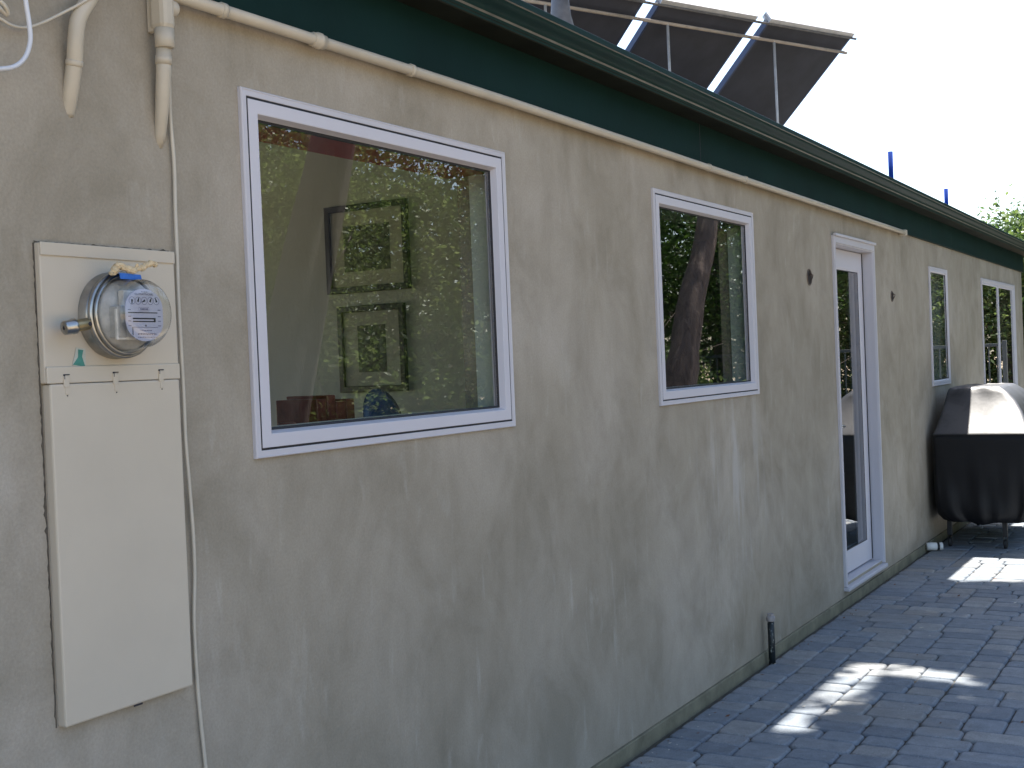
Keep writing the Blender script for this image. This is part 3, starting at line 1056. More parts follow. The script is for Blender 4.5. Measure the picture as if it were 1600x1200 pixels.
for i, q in enumerate(mpath):
    t = i / (len(mpath) - 1)
    rad.append(.0082 * (1 - .25 * t) * (0.75 + 0.45 * random.random()))
    mpath[i] = q + Vector((random.uniform(-1, 1), random.uniform(-1, 1), random.uniform(-1, 1))) * .0016
mb.tube(mpath, rad, 8, smooth=False)
mb.tube([mpath[20], mpath[20] + Vector((.004, .002, .011)), mpath[20] + Vector((.002, .008, .012))], [.004, .003, .001], 6, smooth=False)
mt = mb.build("twisted_tape", MAT['masking'], base=tuple(mpath[8]))
tag(mt, "dried twist of tan masking tape lying on top of the meter", "tape")
# sticker
q = [on_x(px, py, .0172) for px, py in ((119, 543), (133, 545), (134, 575), (113, 571))]
mb = MB(); V = q + [v + Vector((.0008, 0, 0)) for v in q]
mb.add(V, [(3, 2, 1, 0), (4, 5, 6, 7), (0, 1, 5, 4), (1, 2, 6, 5), (2, 3, 7, 6), (3, 0, 4, 7)])
st = mb.build("paper_sticker", MAT['stickerpaper'], base=tuple(q[0]))
tag(st, "small torn teal paper sticker below the meter's lock", "sticker")
q = [on_x(px, py, .0182) for px, py in ((122, 546), (130, 547), (128, 557), (133, 573), (114, 570), (122, 558))]
mb = MB(); V = q + [v + Vector((.0006, 0, 0)) for v in q]; n = 6
mb.add(V, [list(range(n))[::-1], list(range(n, 2 * n))] + [(k, (k + 1) % n, (k + 1) % n + n, k + n) for k in range(n)])
mb.build("printed_patch", MAT['teal'], st)

# ---- conduits and cables
EZ = lambda y: 2.347 - .0050 * (y - 3.4) if y > 3.4 else 2.347 - .002 * (3.4 - y)
EX = .0345
cond = thing("eave_conduit", (EX, 5.0, EZ(5.0)), "long cream conduit pipe running along the wall under the green eave", "pipe")
mb = MB()
cpts = [(EX, y, EZ(y)) for y in np.linspace(1.985, 9.0, 15)]
mb.tube(cpts, .0148, 14)
mb.build("pipe", MAT['pvc'], cond)
for px, py in ((347, 14), (497, 62), (642, 109), (1107, 262), (1164, 281)):
    y = on_x(px, py, EX).y
    mb = MB()
    mb.tube([(EX, y - .024, EZ(y)), (EX, y - .022, EZ(y)), (EX, y - .006, EZ(y)), (EX, y - .005, EZ(y)), (EX, y + .005, EZ(y)), (EX, y + .006, EZ(y)), (EX, y + .022, EZ(y)), (EX, y + .024, EZ(y))] if px == 497 else
            [(EX, y - .008, EZ(y)), (EX, y - .007, EZ(y)), (EX, y + .007, EZ(y)), (EX, y + .008, EZ(y))],
            [.015, .0185, .019, .0215, .0215, .019, .0185, .015] if px == 497 else [.015, .0182, .0182, .015], 14)
    mb.build("coupling", MAT['pvc'], cond)
mb = MB()
mb.box((.001, 9.0, EZ(9) - .022), (.052, 9.06, EZ(9) + .018), .005)
mb.build("end_fitting", MAT['pvc'], cond)
# conduit body with dropping pipe
lb = thing("conduit_elbow_box", (.03, 1.99, 2.24), "cream conduit elbow box with a pipe tapering down into the stucco", "conduit box")
mb = MB()
mb.box((.010, 1.976, 2.258), (.058, 2.014, 2.44), .012)
mb.box((.001, 1.986, 2.255), (.050, 1.9945, 2.438), .004)
mb.build("box_body", MAT['pvc'], lb)
mb = MB()
mb.box((.002, 1.9815, 2.257), (.046, 1.9855, 2.436), .002)
mb.build("box_lid", MAT['pvc'], lb)
mb = MB()
mb.lathe((.034, 2.010, 2.312), (0, 1, 0), [(0, .018), (.020, .018), (.024, .0155), (.026, .009)], 20)
mb.build("plug", MAT['pvc'], lb)
mb = MB()
mb.tube([(.036, 1.997, 2.262), (.036, 1.997, 2.222), (.036, 1.997, 2.220)], [.0215, .0210, .0175], 18)
mb.tube([(.032, 1.997, 2.225), (.028, 1.998, 2.17), (.018, 2.000, 2.10), (.002, 2.005, 2.04), (-.012, 2.008, 2.005)], [.0165, .0165, .0155, .0130, .010], 18)
mb.tube([(.0305, 1.9975, 2.205), (.029, 1.998, 2.186)], .0180, 18)
mb.build("drop_pipe", MAT['pvc'], lb)

up = thing("bent_conduit", (.02, 1.757, 2.1), "thick cream conduit bending up from the stucco to the left of the elbow box", "pipe")
mb = MB()
bp = bez([(-.014, 1.764, 2.045), (.004, 1.762, 2.09), (.020, 1.762, 2.15), (.028, 1.760, 2.19), (.033, 1.766, 2.235), (.036, 1.790, 2.275), (.036, 1.83, 2.33), (.036, 1.90, 2.43)], 5)
mb.tube(bp, .0160, 18)
mb.build("pipe", MAT['pvc'], up)
mb = MB()
mb.tube([(.0175, 1.762, 2.140), (.0185, 1.762, 2.144), (.0200, 1.762, 2.150), (.0205, 1.762, 2.152)], [.0162, .0174, .0174, .0162], 18)
mb.build("pipe_collar", MAT['pvc'], up)

mb = MB()
cab_pts = [(262, 60, .035), (264, 110, .02), (266, 180, .012), (272, 255, .008), (274, 330, .009), (276, 380, .012), (279, 470, .012), (283, 545, .012), (287, 620, .012), (290, 690, .012), (296, 760, .012), (302, 840, .010), (304, 900, .009), (303, 970, .008), (307, 1050, .008), (313, 1120, .008), (321, 1195, .008), (330, 1290, .008)]
cp = bez([on_x(*c) for c in cab_pts], 6)
mb.tube(cp, .0042, 8)
o = mb.build("wall_cable", MAT['cable'], base=tuple(cp[0]))
tag(o, "thin cream cable hanging down the wall beside the meter cabinet", "cable")
mb = MB()
cp = bez([on_x(*c) for c in [(36, -40, .05), (40, 0, .05), (46, 40, .05), (47, 65, .05), (40, 88, .05), (26, 102, .05), (8, 107, .05), (-20, 106, .05), (-60, 90, .05)]], 7)
mb.tube(cp, .0046, 10)
o = mb.build("looped_cable", MAT['whitecable'], base=tuple(cp[8]))
tag(o, "white cable looping down at the top left corner of the wall", "cable")
mb = MB()
cp = bez([on_x(*c) for c in [(-40, 5, .02), (0, 29, .02), (20, 40, .02), (40, 43, .02), (65, 36, .022), (100, 19, .03), (125, 6, .045), (150, -10, .06)]], 7)
mb.tube(cp, .0031, 8)
o = mb.build("sagging_cable", MAT['cable'], base=tuple(cp[14]))
tag(o, "thin cream cable sagging across to the bent conduit", "cable")
mb = MB()
cp = bez([on_x(*c) for c in [(-30, -20, .03), (0, 2, .03), (9, 12, .028), (12, 22, .02), (6, 20, .02), (-6, 9, .03), (-30, -6, .03)]], 6)
mb.tube(cp, .0045, 8)
o = mb.build("cable_end", MAT['cable'], base=tuple(cp[10]))
tag(o, "short bent cable end poking in at the very top left corner", "cable")

# ---- open electrical boxes in the wall
for px, py, hh, ww, lab in ((1266, 433, .047, .045, "open light-fixture box in the wall between the medium window and the door"),
                            (1395, 463, .038, .035, "smaller open fixture box in the wall just past the door")):
    c = on_x(px, py, .006)
    t = thing("wall_box", (0, c.y, c.z), lab, "electrical box", "open fixture boxes in the wall")
    mb = MB()
    mb.lathe((0.0, c.y, c.z), (1, 0, 0), [(-.0, hh), (.003, hh), (.004, hh - .002), (.004, hh - .006), (.0015, hh - .007)], 24, closed_end=False)
    mb.build("box_rim", MAT['boxrim'], t)
    mb = MB()
    mb.lathe((0.0, c.y, c.z), (1, 0, 0), [(.0018, hh - .0065), (.0022, hh - .008)], 24)
    mb.build("box_cavity", MAT['hole'], t)
    mb = MB()
    mb.tube(bez([(.003, c.y - .01, c.z + .01), (.02, c.y, c.z + .012), (.014, c.y + .012, c.z - .005), (.008, c.y + .005, c.z - .018)], 5), .0026, 6)
    mb.tube([(.003, c.y + .01, c.z + .02), (.012, c.y + .012, c.z + .016)], .0035, 6)
    mb.build("wire_stub", MAT['darkwood'], t)

# ---- standpipe in the paving
sp = thing("standpipe", (.046, 5.83, 0), "short black scuffed standpipe with a grey cap rising from the paving", "pipe")
mb = MB()
mb.tube([(.046, 5.83, -.01), (.046, 5.83, .10), (.046, 5.83, .205)], [.0165, .0165, .0165], 20)
mb.build("pipe", MAT['pipeblack'], sp)
mb = MB()
mb.lathe((.046, 5.83, .205), (0, 0, 1), [(0, .0195), (.003, .0215), (.021, .0215), (.024, .0190), (.0242, .0125)], 16)
mb.lathe((.046, 5.83, .229), (0, 0, 1), [(0, .0170), (.013, .0165)], 6, smooth=False)
mb.build("cap", MAT['pipecap'], sp)

# ---- white pipe fitting by the footing
wf = thing("pipe_fitting", (.045, 9.62, .03), "small white plastic pipe fitting lying against the footing by the grill", "pipe fitting")
mb = MB()
d = Vector((.92, .38, 0)).normalized()
o0 = Vector((.018, 9.46, .034))
mb.lathe(o0, d, [(0, .012), (.001, .025), (.005, .029), (.072, .030), (.076, .026)], 24)
mb.lathe(o0 + d * .092, d, [(0, .026), (.003, .029), (.022, .029), (.025, .022), (.018, .020)], 24)
mb.build("sleeve", MAT['whiteplastic'], wf)
mb = MB()
mb.lathe(o0 + d * .0762, d, [(0, .0265), (.0157, .0265)], 24)
mb.build("seal_band", MAT['leg'], wf)

# ================================================================== COVERED GRILL
gr = thing("covered_grill", (.4, 10.3, 0), "barbecue grill under a black fitted vinyl cover against the wall", "grill")


def cover_mesh():
    # levels: z, x0, x1, y0, y1, corner radius
    L = [(.195, .105, .70, 9.640, 11.02, .10), (.205, .090, .71, 9.630, 11.03, .10), (.24, .062, .722, 9.620, 11.055, .085), (.30, .046, .728, 9.614, 11.07, .07), (.48, .044, .73, 9.612, 11.08, .06),
         (.60, .046, .732, 9.612, 11.08, .05), (.72, .046, .735, 9.612, 11.08, .045), (.80, .046, .74, 9.612, 11.08, .04), (.838, .047, .742, 9.614, 11.078, .036), (.851, .053, .738, 9.622, 11.07, .034), (.862, .060, .730, 9.634, 11.06, .034),
         (.93, .072, .700, 9.713, 10.98, .04), (1.00, .084, .664, 9.793, 10.90, .045), (1.08, .095, .610, 9.878, 10.81, .05), (1.14, .103, .553, 9.932, 10.76, .05), (1.172, .110, .510, 9.957, 10.73, .05), (1.186, .125, .482, 9.975, 10.71, .05), (1.190, .16, .44, 10.02, 10.67, .05)]
    fine = []
    for a, b in zip(L[:-1], L[1:]):
        k = max(1, int((b[0] - a[0]) / .03))
        for i in range(k):
            t = i / k
            fine.append([p + (q - p) * t for p, q in zip(a, b)])
    fine.append(list(L[-1]))
    mb = MB()
    per = 120
    V = []
    R = random.Random(4)
    ph = [R.uniform(0, 6.28) for _ in range(8)]
    for z, x0, x1, y0, y1, r in fine:
        # rounded rectangle param by perimeter fraction
        segs = []
        w_, h_ = x1 - x0 - 2 * r, y1 - y0 - 2 * r
        pts = []
        ns = 20; nc = 10
        for k in range(ns): pts.append((x0 + r + w_ * k / ns, y0))
        for k in range(nc): a = -math.pi / 2 + (math.pi / 2) * k / nc; pts.append((x1 - r + r * math.cos(a), y0 + r + r * math.sin(a)))
        for k in range(ns): pts.append((x1, y0 + r + h_ * k / ns))
        for k in range(nc): a = (math.pi / 2) * k / nc; pts.append((x1 - r + r * math.cos(a), y1 - r + r * math.sin(a)))
        for k in range(ns): pts.append((x1 - r - w_ * k / ns, y1))
        for k in range(nc): a = math.pi / 2 + (math.pi / 2) * k / nc; pts.append((x0 + r + r * math.cos(a), y1 - r + r * math.sin(a)))
        for k in range(ns): pts.append((x0, y1 - r - h_ * k / ns))
        for k in range(nc): a = math.pi + (math.pi / 2) * k / nc; pts.append((x0 + r + r * math.cos(a), y0 + r + r * math.sin(a)))
        cx, cy = (x0 + x1) / 2, (y0 + y1) / 2
        for j, (x, y) in enumerate(pts):
            s = j / len(pts) * 2 * math.pi
            low = max(0.0, (0.86 - z) / 0.65) if z < .86 else 0.0
            up_ = max(0, (z - .86) / .3)
            f = low * low * (.009 * math.sin(9 * s + ph[0] + 1.5 * z) + .009 * math.sin(17 * s + ph[1] - 3 * z) + .005 * math.sin(31 * s + ph[2] + 6 * z))
            f += low * low * .006 * math.sin(6 * z * 3 + 4 * s + ph[3])
            f += up_ * (1 - up_) * .010 * math.sin(7 * s + 9 * z + ph[4])
            d = Vector((x - cx, y - cy)); d.normalize()
            nx, ny = d.x * f, d.y * f
            hem = 0.0
            if z < .3:
                hem = (.3 - z) / .105 * (.008 * math.sin(5 * s + ph[5]) + .006 * math.sin(11 * s + ph[6]))
            zz = z + hem + up_ * .003 * math.sin(11 * s + ph[7])
            xx = max(x + nx, .022)
            V.append((xx, y + ny, zz))
    n = len(V) // len(fine)
    F = []
    for i in range(len(fine) - 1):
        for k in range(n):
            a = i * n + k; b = i * n + (k + 1) % n
            F.append((a, b, b + n, a + n))
    F.append([(len(fine) - 1) * n + k for k in range(n)])
    mb.add(V, F, True)
    return mb


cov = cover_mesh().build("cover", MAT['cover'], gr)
mb = MB()
# stitched seam along the shelf edge of the cover
mb.box((.066, 9.6075, .8445), (.726, 9.6160, .8535), .003)
mb.build("seam", MAT['leg'], cov)
for x, y in ((.135, 9.74), (.53, 9.72), (.135, 10.92), (.60, 10.92)):
    mb = MB()
    mb.box((x - .017, y - .017, .085), (x + .017, y + .017, .46), .004)
    lg = mb.build("leg", MAT['leg'], gr)
    mb = MB()
    mb.lathe((x - .012, y, .033), (1, 0, 0), [(0, .012), (.001, .030), (.004, .033), (.020, .033), (.023, .030), (.024, .012)], 24)
    mb.box((x - .016, y - .010, .03), (x - .0135, y + .010, .088)); mb.box((x + .0135, y - .010, .03), (x + .016, y + .010, .088))
    mb.build("caster", MAT['rubber'], lg)
mb = MB()
mb.box((.10, 9.78, .23), (.64, 10.92, .26), .004)
mb.build("bottom_shelf", MAT['leg'], gr)

# ================================================================== ROOF THINGS
TH = math.radians(25); TL = math.radians(37)
PH = Vector((math.sin(TH), math.cos(TH), 0))
PS = Vector((math.cos(TH) * math.cos(TL), -math.sin(TH) * math.cos(TL), math.sin(TL)))
PN = PH.cross(PS).normalized()      # outward normal of the back
if PN.z > 0: PN = -PN
PT = CAM + (Vector((-1.864, 12.089, 4.809)) - CAM) * .8
PW, PL = 1.0, 2.35
GROUP = "solar collectors on the roof"


def obox(mb, o, a, b, c):
    V = [o, o + a, o + a + b, o + b, o + c, o + a + c, o + a + b + c, o + b + c]
    mb.add(V, [(0, 3, 2, 1), (4, 5, 6, 7), (0, 1, 5, 4), (1, 2, 6, 5), (2, 3, 7, 6), (3, 0, 4, 7)])


def collector():
    t = thing("solar_collector", PT.copy(), "rightmost dark solar collector tilted up on the roof", "solar collector", GROUP)
    o = PT.copy()
    mb = MB()
    obox(mb, o + PH * .02 - PS * .02 + PN * -.002, PH * (PW - .04), -PS * (PL - .04), -PN * .06)
    mb.build("back_sheet", MAT['panelback'], t)
    mb = MB()
    for a in (0, PW - .02):
        obox(mb, o + PH * a - PS * .02, PH * .02, -PS * (PL - .04), -PN * .05)
    obox(mb, o - PS * (PL - .02), PH * PW, -PS * .02, -PN * .075)
    mb.build("side_frame", MAT['panelframe'], t)
    mb = MB()
    obox(mb, o, PH * PW, -PS * .02, -PN * .08)
    obox(mb, o + PN * .006 + PS * .014, PH * PW, -PS * .055, -PN * .09)
    mb.build("top_frame", MAT['alu'], t)
    mb = MB()
    e = o - PS * .155 + PN * .045
    mb.tube([e - PH * .16, e + PH * (PW + .015)], .013, 10)
    mb.build("support_rail", MAT['pipewrap'], t)
    mb = MB()
    hd = o - PS * .03 + PN * .012
    mb.tube([hd + PH * (PW + .045), hd, hd - PH * .17], .010, 8)
    mb.build("header_pipe", MAT['greypipe'], t)
    mb = MB()
    s0 = e + PH * .14
    zr = rz(s0.x)
    mb.tube([s0, Vector((s0.x + .02, s0.y - .03, zr))], .011, 10)
    mb.build("strut", MAT['alu'], t)
    return t


def copy_tree(o, parent=None, delta=None):
    c = o.copy()
    COL.objects.link(c)
    c.parent = parent
    if delta is not None: c.location = o.location + delta
    for ch in list(o.children):
        copy_tree(ch, c)
    return c


pc = collector()
labs = ["second solar collector from the right, behind the gutter", "third solar collector from the right, beside the flared vent", "leftmost dark solar collector, mostly hidden by the gutter"]
for i in range(1, 4):
    c = copy_tree(pc, None, -PH * (PW + .145) * i)
    c["label"] = labs[i - 1]

for (px, pt, pb, rr, lab) in ((1391, 237, 285, .0205, "taller dark blue vent pipe on the roof, nearer the solar collectors"), (1478, 295, 325, .020, "shorter dark blue vent pipe on the roof, farther along the gutter")):
    a = on_x(px, pt, -.5)
    t = thing("vent_pipe", (-.5, a.y, rz(-.5) - .03), lab, "vent pipe", "dark vent pipes on the roof")
    mb = MB(); mb.tube([(-.5, a.y, rz(-.5) - .03), (-.5, a.y, a.z)], rr, 14); mb.build("pipe", MAT['navy'], t)
    mb = MB(); mb.lathe((-.5, a.y, rz(-.5) - .03), (0, 0, 1), [(0, .09), (.012, .085), (.03, .04), (.07, rr + .003), (.075, rr)], 18); mb.build("flashing", MAT['greypipe'], t)
a = on_x(876, 20, -.5)
t = thing("flared_vent", (-.5, a.y, rz(-.5)), "grey vent stack with a flared boot in front of the solar collectors", "vent pipe")
mb = MB(); mb.tube([(-.5, a.y, rz(-.5)), (-.5, a.y, 3.6)], .036, 18); mb.build("pipe", MAT['greypipe'], t)
mb = MB(); mb.lathe((-.5, a.y, rz(-.5)), (0, 0, 1), [(0, .16), (.02, .155), (.20, .085), (.36, .045), (.44, .038)], 24); mb.build("boot", MAT['greypipe'], t)

# ================================================================== INSIDE, SEEN THROUGH THE PICTURE WINDOW
YP = 4.655
for nm, pxs, lab in (("a", [(508, 328), (635, 308), (646, 447), (518, 464)], "upper black-framed print on the room wall behind the picture window"),
                     ("b", [(529, 484), (632, 469), (641, 608), (538, 616)], "lower black-framed print on the room wall behind the picture window")):
    q = [on_y(px, py, YP) for px, py in pxs]
    x0 = (q[0].x + q[3].x) / 2; x1 = (q[1].x + q[2].x) / 2; zt = (q[0].z + q[1].z) / 2; zb = (q[2].z + q[3].z) / 2
    t = thing("framed_print", ((x0 + x1) / 2, YP, zb), lab, "picture", "framed prints inside the house")
    mb = MB()
    V = []; prof = [(0, -.001), (0, -.022), (.003, -.025), (.026, -.025), (.029, -.020), (.029, -.010)]
    for ins, dy in prof:
        V += [(x0 + ins, YP + dy, zb + ins), (x1 - ins, YP + dy, zb + ins), (x1 - ins, YP + dy, zt - ins), (x0 + ins, YP + dy, zt - ins)]
    F = [(i * 4 + k, i * 4 + (k + 1) % 4, i * 4 + 4 + (k + 1) % 4, i * 4 + 4 + k) for i in range(len(prof) - 1) for k in range(4)]
    mb.add(V, F)
    mb.build("frame", MAT['frameblack'], t)
    mb = MB(); mb.box((x0 + .0285, YP - .012, zb + .0285), (x1 - .0285, YP - .004, zt - .0285)); mb.build("mat_board", MAT['matboard'], t)
    cx, cz = (x0 + x1) / 2, (zt + zb) / 2
    w_, h_ = ((x1 - x0) * .28, (zt - zb) * .26) if nm == "a" else ((x1 - x0) * .21, (zt - zb) * .27)
    mb = MB(); mb.box((cx - w_, YP - .0135, cz - h_), (cx + w_, YP - .0125, cz + h_)); mb.build("print", MAT['print_'], t)

mb = MB()
mb.box((-.95, 2.2, 1.19), (-.215, 3.6, 1.23), .004)
for x, y in ((-.9, 2.25), (-.25, 2.25), (-.9, 3.55), (-.25, 3.55)):
    mb.box((x - .025, y - .025, .071), (x + .025, y + .025, 1.189))
tb = mb.build("tall_table", MAT['darkwood'], base=(-.57, 2.9, .07))
tag(tb, "tall dark table just inside the picture window", "table")
TZ = 1.23
t0 = on_x(448, 652, -.40)
mb = MB()
mb.lathe((t0.x, t0.y, TZ), (0, 0, 1), [(0, .055), (.02, .075), (.06, .082), (.095, .060), (.11, .030), (.125, .026), (.127, .020)], 24)
tag(mb.build("red_pot", MAT['redclay'], base=(t0.x, t0.y, TZ)), "rounded red glazed pot inside the lower left of the picture window", "pot")
t0 = on_x(498, 640, -.45)
mb = MB()
y_ = t0.y - .12
for k, (w_, h_) in enumerate(((.05, .19), (.045, .20), (.05, .18), (.045, .185))):
    mb.box((-.52, y_, TZ), (-.36, y_ + w_ - .003, TZ + h_), .003); y_ += w_
tag(mb.build("book_row", MAT['redclay'], base=(-.44, t0.y, TZ)), "row of dark red books standing inside the picture window", "books")
t0 = on_x(598, 640, -.45)
mb = MB()
mb.lathe((-.45, t0.y, TZ + .105), (1, 0, .25), [(0, .105), (.006, .104), (.012, .075), (.010, .0)], 32)
mb.lathe((-.45, t0.y, TZ + .105), (1, 0, .25), [(.0005, .106), (-.008, .070), (-.009, .001)], 32)
pl = mb.build("blue_plate", MAT['bluedish'], base=(-.45, t0.y, TZ))
tag(pl, "round blue plate propped up inside the picture window", "plate")

# ================================================================== YARD: TREES, FENCE
SHX, SHY = -TO_SUN.x / TO_SUN.z, -TO_SUN.y / TO_SUN.z     # shadow offset per metre of height
leaf_total = 0


def leaf_quads(C, size, flat=0.35, asp=.5):
    """kite-shaped leaves at the centres C"""
    n = len(C)
    th = rng.uniform(0, 2 * np.pi, n)
    ti = rng.normal(0, flat, n) + rng.choice([0, 1], n, p=[.75, .25]) * rng.uniform(-1.2, 1.2, n)
    d = np.stack([np.cos(th) * np.cos(ti), np.sin(th) * np.cos(ti), np.sin(ti) - .25], 1)
    d /= np.linalg.norm(d, axis=1)[:, None]
    r = rng.normal(size=(n, 3)); r[:, 2] += 1.5
    s = np.cross(d, r); s /= np.linalg.norm(s, axis=1)[:, None]
    L = (size * rng.uniform(.65, 1.35, n))[:, None]
    W = L * asp * .5
    return np.stack([C - d * L * .5, C + s * W - d * L * .05, C + d * L * .5, C - s * W - d * L * .05], 1)


def clumps(blobs, n_clump, per, spread, squash=.8, shell=.55):
    """leaf centres in clumps that fill the outer part of ellipsoids"""
    vol = np.array([b[3] * b[4] * b[5] for b in blobs]) ** .66
    idx = rng.choice(len(blobs), n_clump, p=vol / vol.sum())
    B = np.array(blobs)[idx]
    u = rng.normal(size=(n_clump, 3)); u /= np.linalg.norm(u, axis=1)[:, None]
    r = shell + (1.05 - shell) * rng.random(n_clump) ** .6
    cc = B[:, :3] + u * B[:, 3:6] * r[:, None]
    sp = spread * rng.uniform(.6, 1.4, n_clump)
    P = np.repeat(cc, per, 0) + rng.normal(size=(n_clump * per, 3)) * np.repeat(sp, per)[:, None] * np.array([1, 1, squash])
    return P


def lit_zone(P):
    """keeps the sunlit openings of the yard clear: where a leaf at P would cast its shadow"""
    gx = P[:, 0] + SHX * P[:, 2]; gy = P[:, 1] + SHY * P[:, 2]
    bad = (gx > .2) & (gx < 4.0) & (gy > 8.34 + .05 * np.sin(gx * 9) + .03 * np.sin(gx * 23)) & (gy < 11.2)
    for cx, cy, rx, ry, k in ((.48, 5.66, .13, .34, .96), (.58, 5.92, .20, .12, .9), (.80, 5.86, .17, .11, .9), (1.00, 5.80, .13, .07, .82), (.45, 5.18, .10, .36, .9), (.44, 4.86, .09, .14, .9), (.56, 5.36, .11, .14, .6),
                             (1.08, 5.32, .08, .05, .7), (1.02, 5.00, .06, .05, .55), (1.00, 7.72, .10, .06, .75), (1.3, 5.8, .2, .1, .8), (1.6, 4.6, .25, .2, .7), (2.4, 6.1, .3, .25, .8)):
        bad |= (((gx - cx) / rx) ** 2 + ((gy - cy) / ry) ** 2 < 1) & (rng.random(len(P)) < k)
    return bad


def in_view(P, m=0.04):
    """True where a point lies inside the camera's frame in front of the house roof line (kept clear of twigs)"""
    V = P - np.array(CAM)
    z = V @ np.array(FWD); x = V @ np.array(RIGHT) / np.maximum(z, .01) * FPX; y = -(V @ np.array(UP)) / np.maximum(z, .01) * FPX
    return (z > .1) & (x > -800 - 60) & (x < 800 + 60) & (y > -600 - 60) & (y < 600 + 60)


def limb_path(a, b, sag=0.0, n=7, wob=.12):
    a = Vector(a); b = Vector(b)
    out = []
    L = (b - a).length
    for i in range(n + 1):
        t = i / n
        p = a.lerp(b, t) + Vector((random.uniform(-1, 1), random.uniform(-1, 1), random.uniform(-.6, .6))) * wob * L * .12 * math.sin(math.pi * t)
        p.z += sag * L * math.sin(math.pi * t)
        out.append(p)
    return out


def tree(name, label, trunk, radii, blobs, limbs, leaf, bark, n_clump, per, spread, lsize, clear=False, group=None, flat=.35, category="tree", asp=.5):
    base = Vector(trunk[0])
    t = thing(name, base, label, category, group)
    mb = MB()
    tp = bez(trunk, 5)
    rr = [float(np.interp(i / (len(tp) - 1), np.linspace(0, 1, len(radii)), radii)) * random.uniform(.94, 1.06) for i in range(len(tp))]
    mb.tube(tp, rr, 12)
    for a, b, r0, r1 in limbs:
        p = limb_path(a, b, .05)
        mb.tube(p, [r0 + (r1 - r0) * i / (len(p) - 1) for i in range(len(p))], 8)
        for k in range(4):
            q = p[random.randint(3, len(p) - 1)]
            e = q + Vector((random.uniform(-1, 1), random.uniform(-1, 1), random.uniform(.1, .9))) * .9
            mb.tube(limb_path(q, e, 0, 4), [r1 * 1.1, r1, r1 * .7, r1 * .5, r1 * .3], 6)
    mb.build("trunk", bark, t)
    P = clumps(blobs, n_clump, per, spread)
    P = P[P[:, 2] > .05]
    if clear:
        P = P[~lit_zone(P)]
        P = P[~in_view(P)]
    quads_object("crown", leaf_quads(P, lsize, flat, asp), leaf, t)
    return t


# --- shade tree whose crown spreads over the yard (its trunk shows in the picture window's glass)
T1 = [mirrored(440, 640, 5.0), mirrored(480, 430, 5.0), mirrored(520, 240, 5.0)]
b0 = T1[0] + (T1[0] - T1[1]) * (T1[0].z / (T1[1].z - T1[0].z)); b0.z = -.08
trunk1 = [b0, T1[0], T1[1], T1[2], T1[2] + Vector((-.15, .35, 1.6)), T1[2] + Vector((-.4, .5, 3.4))]
shade = thing("shade_tree", b0, "big shade tree leaning over the yard, seen reflected in the picture window", "tree")
mb = MB()
tp = bez(trunk1, 6)
mb.tube(tp, [float(np.interp(i / (len(tp) - 1), [0, .08, .5, 1], [.34, .27, .23, .12])) for i in range(len(tp))], 14)
top = trunk1[-2]
for e, r in (((.6, 6.5, 7.0), .10), ((1.2, 9.3, 7.4), .10), ((2.6, 4.0, 7.2), .09), ((3.8, 11.2, 8.0), .08), ((.2, 3.2, 7.6), .07), ((4.0, 2.0, 7.6), .08)):
    p = limb_path(top - Vector((0, 0, random.uniform(0, 1.0))), e, .08, 8)
    mb.tube(p, [r * (1 - .8 * i / 8) for i in range(9)], 8)
    for k in range(5):
        q = p[random.randint(3, 8)]
        mb.tube(limb_path(q, q + Vector((random.uniform(-1.2, 1.2), random.uniform(-1.2, 1.2), random.uniform(.1, .9))), 0, 4), [.025, .02, .015, .01, .005], 6)
mb.build("trunk", MAT['bark'], shade)
NL = 92000
gx = rng.uniform(-.3, 3.6, NL); gy = rng.uniform(-1.5, 8.6, NL)
h = 6.2 + 2.9 * rng.random(NL) ** .9
P = np.stack([gx - SHX * h, gy - SHY * h, h], 1)
P += rng.normal(size=P.shape) * .03
keep = ~lit_zone(P) & ~in_view(P)
P = P[keep]
quads_object("crown", leaf_quads(P, .125, .45, .55), MAT['leaf'], shade)

# --- leaning tree of the medium window
T2 = [mirrored(1066, 600, 3.9), mirrored(1083, 470, 3.9), mirrored(1108, 345, 3.9)]
b0 = T2[0] + (T2[0] - T2[1]) * (T2[0].z / (T2[1].z - T2[0].z)); b0.z = -.08
trunk2 = [b0, T2[0], T2[1], T2[2], T2[2] + Vector((.2, .6, 1.8)), T2[2] + Vector((.6, .6, 3.6))]
m1 = T2[1]
tree("leaning_tree", "leaning brown-barked tree at the yard's edge, reflected in the medium window", trunk2, [.24, .21, .165, .145, .11, .07],
     [(m1.x + 1.2, m1.y + .8, 7.2, 2.6, 2.2, 1.7), (m1.x - .6, m1.y + 2.2, 6.6, 1.6, 1.6, 1.3), (m1.x + 2.8, m1.y - 1.2, 6.2, 2.0, 1.8, 1.5)],
     [(trunk2[4], (m1.x + 2.8, m1.y - 1.2, 6.0), .10, .03), (trunk2[4], (m1.x - .6, m1.y + 2.4, 6.6), .09, .03), (trunk2[3], (m1.x + 1.8, m1.y + 1.8, 5.6), .08, .02)],
     MAT['leafdark'], MAT['bark2'], 300, 60, .28, .10, clear=True)

